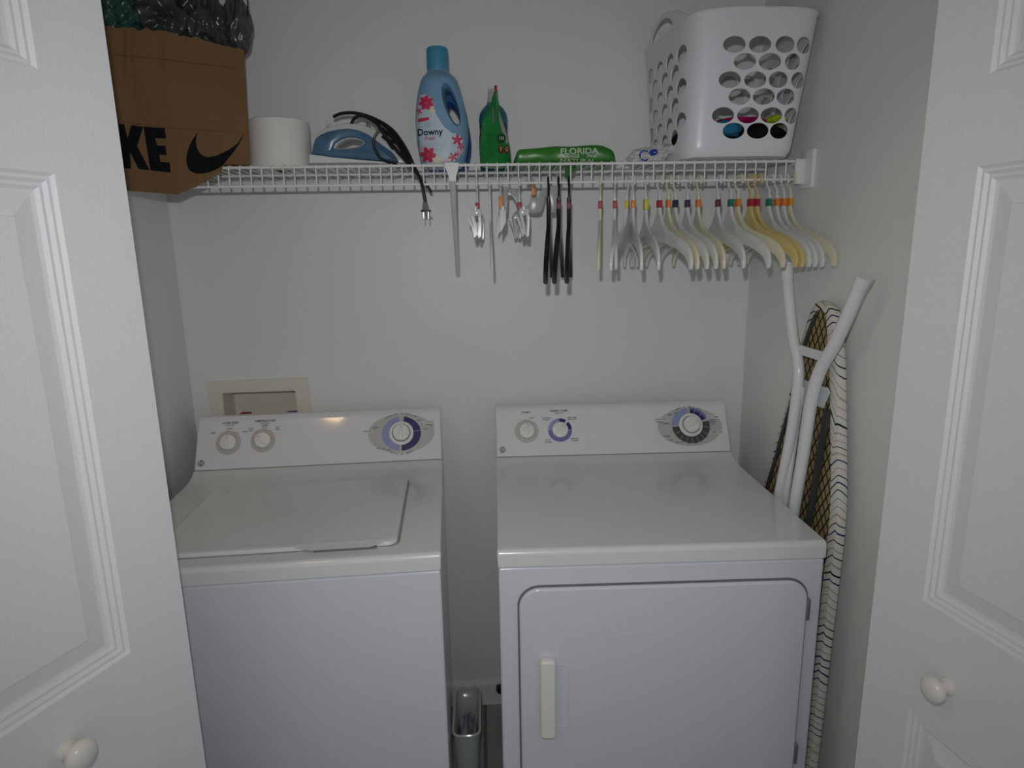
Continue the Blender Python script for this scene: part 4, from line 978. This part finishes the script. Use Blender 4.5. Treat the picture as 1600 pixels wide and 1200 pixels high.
bm.free(); bm = bmesh.new(); tube(bm, hk, .0030, 8); obj('hook', bm, M_GRC, t, world=True)
q = at(*z4([(718, 212)])[0], -.268); obj('size_tag', newbox((q.x-.0048, q.y-.004, q.z-.0185), (q.x+.0048, q.y+.004, q.z+.0165), bev=.001), mat('tag_orange', TAGC['orange'], .45), t, world=True)
for pts in ([(415, 205), (462, 205), (468, 300), (462, 470), (440, 478), (425, 440)], [(855, 195), (950, 192), (965, 260), (950, 400), (925, 465), (885, 462), (865, 400), (848, 290)]):
    bm = trace(z4(pts), -.225, .022, .004); obj('clip', bm, M_GRC, t, world=True)

# ------------------------------------------------------------------ ironing board
def xb(z): return .748 - .020*(1.40-z)      # underside plane, leaning on the wall
def edge(pts, dx=0):
    out = []
    for u, v in pts:
        x = .742+dx
        for k in range(4): p = atx(u, v, x); x = xb(p.z)+dx
        out.append((p.y, p.z))
    return out
t = board = thing('ironing_board', 'folded ironing board with striped cover and white legs, leaning between dryer and right wall', 'ironing board', (.735, -.45, 0))
near = edge([(1283, 470), (1296, 478), (1303, 495), (1307, 530), (1310, 580), (1311, 640), (1312, 760), (1308, 840)])
far = edge([(1272, 477), (1263, 500), (1250, 545), (1240, 592), (1231, 630), (1221, 664), (1208, 712), (1195, 757)])
yn = near[-1][0]; yf = far[-1][0]
near += [(yn, .60), (yn, .25), (yn+.004, .12), (yn+.02, .05)]
far += [(yf+.012, .80), (yf+.018, .60), (yf+.018, .25), (yf+.012, .12), (yf-.004, .05)]
OUT = [(V((p[0], p[1], 0))) for p in far[::-1]+near]
OUT = [(p.x, p.y) for p in smooth_path(OUT, 3)]
cy0 = sum(p[0] for p in OUT)/len(OUT)
def to3(p, dx): return V((xb(p[1])+dx, p[0], p[1]))
def inset(loop, d):
    n = len(loop); out = []
    for i in range(n):
        a, b, c_ = V((*loop[i-1], 0)), V((*loop[i], 0)), V((*loop[(i+1) % n], 0))
        tg = (c_-a).normalized(); nr = V((-tg.y, tg.x, 0)); out.append(((b+nr*d).x, (b+nr*d).y))
    return out
area = sum(OUT[i-1][0]*OUT[i][1]-OUT[i][0]*OUT[i-1][1] for i in range(len(OUT)))
sg = 1 if area > 0 else -1
IN1 = inset(OUT, sg*.004); IN2 = inset(OUT, sg*.020)
M_COV = mat('striped_cover', (.66, .65, .60), .8, .2)
nt = M_COV.node_tree; N = nt.nodes; Lk = nt.links; B = N['Principled BSDF']
tc = N.new('ShaderNodeTexCoord'); sp = N.new('ShaderNodeSeparateXYZ'); Lk.new(tc.outputs['Object'], sp.inputs[0])
def mth(op, a, b=None, c=None):
    n = N.new('ShaderNodeMath'); n.operation = op
    for i, v_ in enumerate((a, b, c)):
        if v_ is None: continue
        if isinstance(v_, (int, float)): n.inputs[i].default_value = v_
        else: Lk.new(v_, n.inputs[i])
    return n.outputs[0]
nz = N.new('ShaderNodeTexNoise'); nz.inputs['Scale'].default_value = 7; Lk.new(tc.outputs['Object'], nz.inputs['Vector'])
zig = mth('PINGPONG', mth('ADD', mth('MULTIPLY', sp.outputs[1], 1), 10.0), .045)
zz_ = mth('ADD', mth('ADD', sp.outputs[2], mth('MULTIPLY', zig, .75)), mth('MULTIPLY', nz.outputs[0], .06))
zz_ = mth('ADD', zz_, mth('MULTIPLY', sp.outputs[0], .6))
cell = mth('MULTIPLY', zz_, 52.0); idx = mth('FLOOR', cell); fr = mth('FRACT', cell)
wn = N.new('ShaderNodeTexWhiteNoise'); wn.noise_dimensions = '1D'; Lk.new(idx, wn.inputs['W'])
width = mth('MULTIPLY_ADD', wn.outputs[0], .20, .08)
line = mth('LESS_THAN', fr, width)
ramp = N.new('ShaderNodeValToRGB'); ramp.color_ramp.interpolation = 'CONSTANT'; e = ramp.color_ramp.elements
e[0].position = 0; e[0].color = (.25, .25, .25, 1); e[1].position = .3; e[1].color = (.02, .02, .05, 1)
q = e.new(.55); q.color = (.02, .02, .16, 1); q = e.new(.75); q.color = (.40, .38, .30, 1); q = e.new(.88); q.color = (.015, .015, .02, 1)
Lk.new(wn.outputs[0], ramp.inputs[0])
mx = N.new('ShaderNodeMixRGB'); mx.inputs[1].default_value = (.66, .65, .60, 1); Lk.new(ramp.outputs[0], mx.inputs[2]); Lk.new(line, mx.inputs[0]); Lk.new(mx.outputs[0], B.inputs['Base Color'])
# cover: hem on the underside, edge wall, top face (towards the wall)
bm = bmesh.new()
HEM = []
for i, p in enumerate(OUT):
    nearside = p[0] < cy0-.02
    d_ = .032 if nearside and p[1] < 1.36 else (.012 if p[1] < 1.33 else .020)
    HEM.append(d_)
def insetv(loop, ds):
    n = len(loop); out = []
    for i in range(n):
        a, b, c_ = V((*loop[i-1], 0)), V((*loop[i], 0)), V((*loop[(i+1) % n], 0))
        tg = (c_-a).normalized(); nr = V((-tg.y, tg.x, 0)); p = b+nr*ds[i]*sg; out.append((p.x, p.y))
    return out
for _ in range(3): HEM = [(HEM[i-1]+HEM[i]+HEM[(i+1) % len(HEM)])/3 for i in range(len(HEM))]
HEML = insetv(OUT, HEM)
loft(bm, [[to3(p, -.002) for p in HEML], [to3(p, -.0035) for p in inset(OUT, sg*.003)], [to3(p, 0) for p in OUT], [to3(p, .014) for p in OUT], [to3(p, .019) for p in inset(OUT, sg*.002)], [to3(p, .022) for p in inset(OUT, sg*.008)]], False, True)
obj('cover', bm, M_COV, t, world=True, ang=60)
# metal frame and expanded-mesh underside
M_MESH = mat('mesh_over_pad', (.30, .24, .10), .7, .2)
nt = M_MESH.node_tree; N = nt.nodes; Lk = nt.links; B = N['Principled BSDF']
tc = N.new('ShaderNodeTexCoord'); sp = N.new('ShaderNodeSeparateXYZ'); Lk.new(tc.outputs['Object'], sp.inputs[0])
a1 = mth('ADD', mth('MULTIPLY', sp.outputs[1], 1), mth('MULTIPLY', sp.outputs[2], .62)); a2 = mth('SUBTRACT', mth('MULTIPLY', sp.outputs[1], 1), mth('MULTIPLY', sp.outputs[2], .62))
l1 = mth('LESS_THAN', mth('FRACT', mth('MULTIPLY', mth('ADD', a1, 5), 44)), .22); l2 = mth('LESS_THAN', mth('FRACT', mth('MULTIPLY', mth('ADD', a2, 5), 44)), .22)
mk = mth('MAXIMUM', l1, l2); mx = N.new('ShaderNodeMixRGB'); mx.inputs[1].default_value = (.34, .28, .13, 1); mx.inputs[2].default_value = (.02, .018, .012, 1)
Lk.new(mk, mx.inputs[0]); Lk.new(mx.outputs[0], B.inputs['Base Color'])
bm = bmesh.new(); lp = inset(OUT, sg*.006); A = [bm.verts.new(to3(p, .0015)) for p in lp]; A2 = [bm.verts.new(to3(p, .010)) for p in lp]
bm.faces.new(A); bm.faces.new(A2[::-1])
for k in range(len(A)): bm.faces.new((A[k], A[(k+1) % len(A)], A2[(k+1) % len(A)], A2[k]))
bmesh.ops.triangulate(bm, faces=[f for f in bm.faces if len(f.verts) > 4]); obj('mesh_top', bm, M_MESH, t, world=True, smooth=False)
M_FR = mat('frame_charcoal', (.045, .05, .05), .4)
FRL = insetv(OUT, [h_+.006 for h_ in HEM])
keep = [to3(p, -.002) for p in FRL if p[0] > cy0-.01]
bm = bmesh.new(); tube(bm, keep, .0055, 6); obj('frame_tube', bm, M_FR, t, world=True)
bm = bmesh.new(); pa, pb = atx(1293, 640, .736), atx(1264, 812, .728); loft(bm, [[p+V((sx*.004, sy*.009, 0)) for sx, sy in ((-1, -1), (1, -1), (1, 1), (-1, 1))] for p in (pa, pb, pb+(pb-pa)*2.0)]); obj('brace_bar', bm, M_FR, t, world=True)
# legs
M_LEG = mat('leg_white', (.76, .77, .80), .22, .5)
def leg(pts, xs, r, nm='leg', tip=True):
    P = [atx(u, v, x) for (u, v), x in zip(pts, xs)]
    bm = bmesh.new()
    sp_ = smooth_path(P, 6); tube(bm, sp_, r, 14); return bm, P, sp_
bm, P, sp_ = leg([(1230, 436), (1234, 480), (1240, 530), (1247, 565), (1247, 600), (1236, 680), (1217, 775)], [.716, .713, .711, .710, .709, .707, .704], .0128)
tube(bm, [P[-1], V((.703, P[-1].y+.03, .45)), V((.703, P[-1].y+.05, .30))], .0128, 14); L1 = obj('leg', bm, M_LEG, t, world=True)
q = atx(1229, 412, .717); bm = bmesh.new(); tube(bm, [q, P[0].lerp(q, -.0)], [.0150, .0142], 16); obj('foot_cap', bm, M_TRIM, L1, world=True)
bm, P, sp_ = leg([(1343, 450), (1325, 492), (1303, 540), (1281, 580), (1268, 625), (1257, 700), (1240, 800)], [.716, .713, .711, .709, .708, .706, .704], .0138)
tube(bm, [P[-1], V((.703, P[-1].y+.02, .45)), V((.703, P[-1].y+.03, .30))], .0138, 14); L2 = obj('leg', bm, M_LEG, t, world=True)
q = atx(1352, 431, .717); bm = bmesh.new(); tube(bm, [q, q.lerp(P[0], .75), P[0]], [.0175, .0155, .0148], 16); obj('foot_cap', bm, M_TRIM, L2, world=True)
bm = bmesh.new(); a_, b_ = atx(1250, 546, .713), atx(1286, 557, .713); d_ = (b_-a_).normalized()
loft(bm, [[p+V((sx*.004, 0, sz*.0105)) for sx, sz in ((-1, -1), (1, -1), (1, 1), (-1, 1))] for p in (a_, b_)]); obj('cross_bar', bm, M_LEG, t, world=True)
for pts, r_, x_ in (([(1253, 604), (1246, 650), (1239, 700), (1227, 785)], .0088, .716), ([(1259, 640), (1252, 690), (1246, 740), (1235, 800)], .0065, .722)):
    bm, P, s_ = leg(pts, [x_]*4, r_); tube(bm, [P[-1], V((.722, P[-1].y+.03, .5))], .0075, 10); obj('inner_leg', bm, M_LEG, t, world=True)
bm = bmesh.new(); pl = [atx(u, v, .730) for u, v in ((1240, 588), (1292, 606), (1295, 614), (1285, 638), (1272, 632), (1262, 640), (1236, 625))]
A = [bm.verts.new(p) for p in pl]; A2 = [bm.verts.new(p+V((.003, 0, 0))) for p in pl]; bm.faces.new(A); bm.faces.new(A2[::-1])
for k in range(len(A)): bm.faces.new((A[k], A[(k+1) % len(A)], A2[(k+1) % len(A)], A2[k]))
obj('pivot_plate', bm, mat('plate_pale', (.62, .68, .72), .3), t, world=True, smooth=False)

# ------------------------------------------------------------------ gap between the machines
t = thing('plastic_bin', 'clear plastic bin with grey lint on the floor between the machines', 'bin', (-.088, -.36, 0))
M_BIN = mat('bin_clear', (.62, .67, .67), .15, .6, alpha=.42)
def rr3(x0, y0, x1, y1, r, z): return [(x, y, z) for x, y in rrect(x0, y0, x1, y1, r, 5)]
bm = bmesh.new()
loft(bm, [rr3(-.130, -.44, -.074, -.27, .018, .002), rr3(-.133, -.445, -.070, -.262, .02, .15), rr3(-.135, -.45, -.067, -.256, .02, .262)], True, False)
o = obj('bin_walls', bm, M_BIN, t, world=True); md = o.modifiers.new('s', 'SOLIDIFY'); md.thickness = .002
bm = bmesh.new(); tube(bm, rr3(-.137, -.452, -.065, -.254, .021, .264), .0034, 8, closed=True); obj('rim', bm, mat('bin_rim', (.70, .75, .75), .15, .6, alpha=.7), t, world=True)
bm = blob((-.101, -.345, .150), (.027, .078, .068), 5, .3, 3, 4); obj('lint', bm, tint(mat('lint_grey', (.22, .23, .26), .9), (.35, .36, .38), 40), t, world=True)
p = at(781, 1077, -.03); bm = bmesh.new(); lathe(bm, [(.001, -.012), (.010, -.011), (.013, 0), (.012, .010), (.001, .013)], 20)
o = obj('floor_plug', bm, M_CORD); o.location = (p.x, -.028, p.z); tag(o, 'small black round plug by the baseboard, half hidden by the dryer', 'plug')
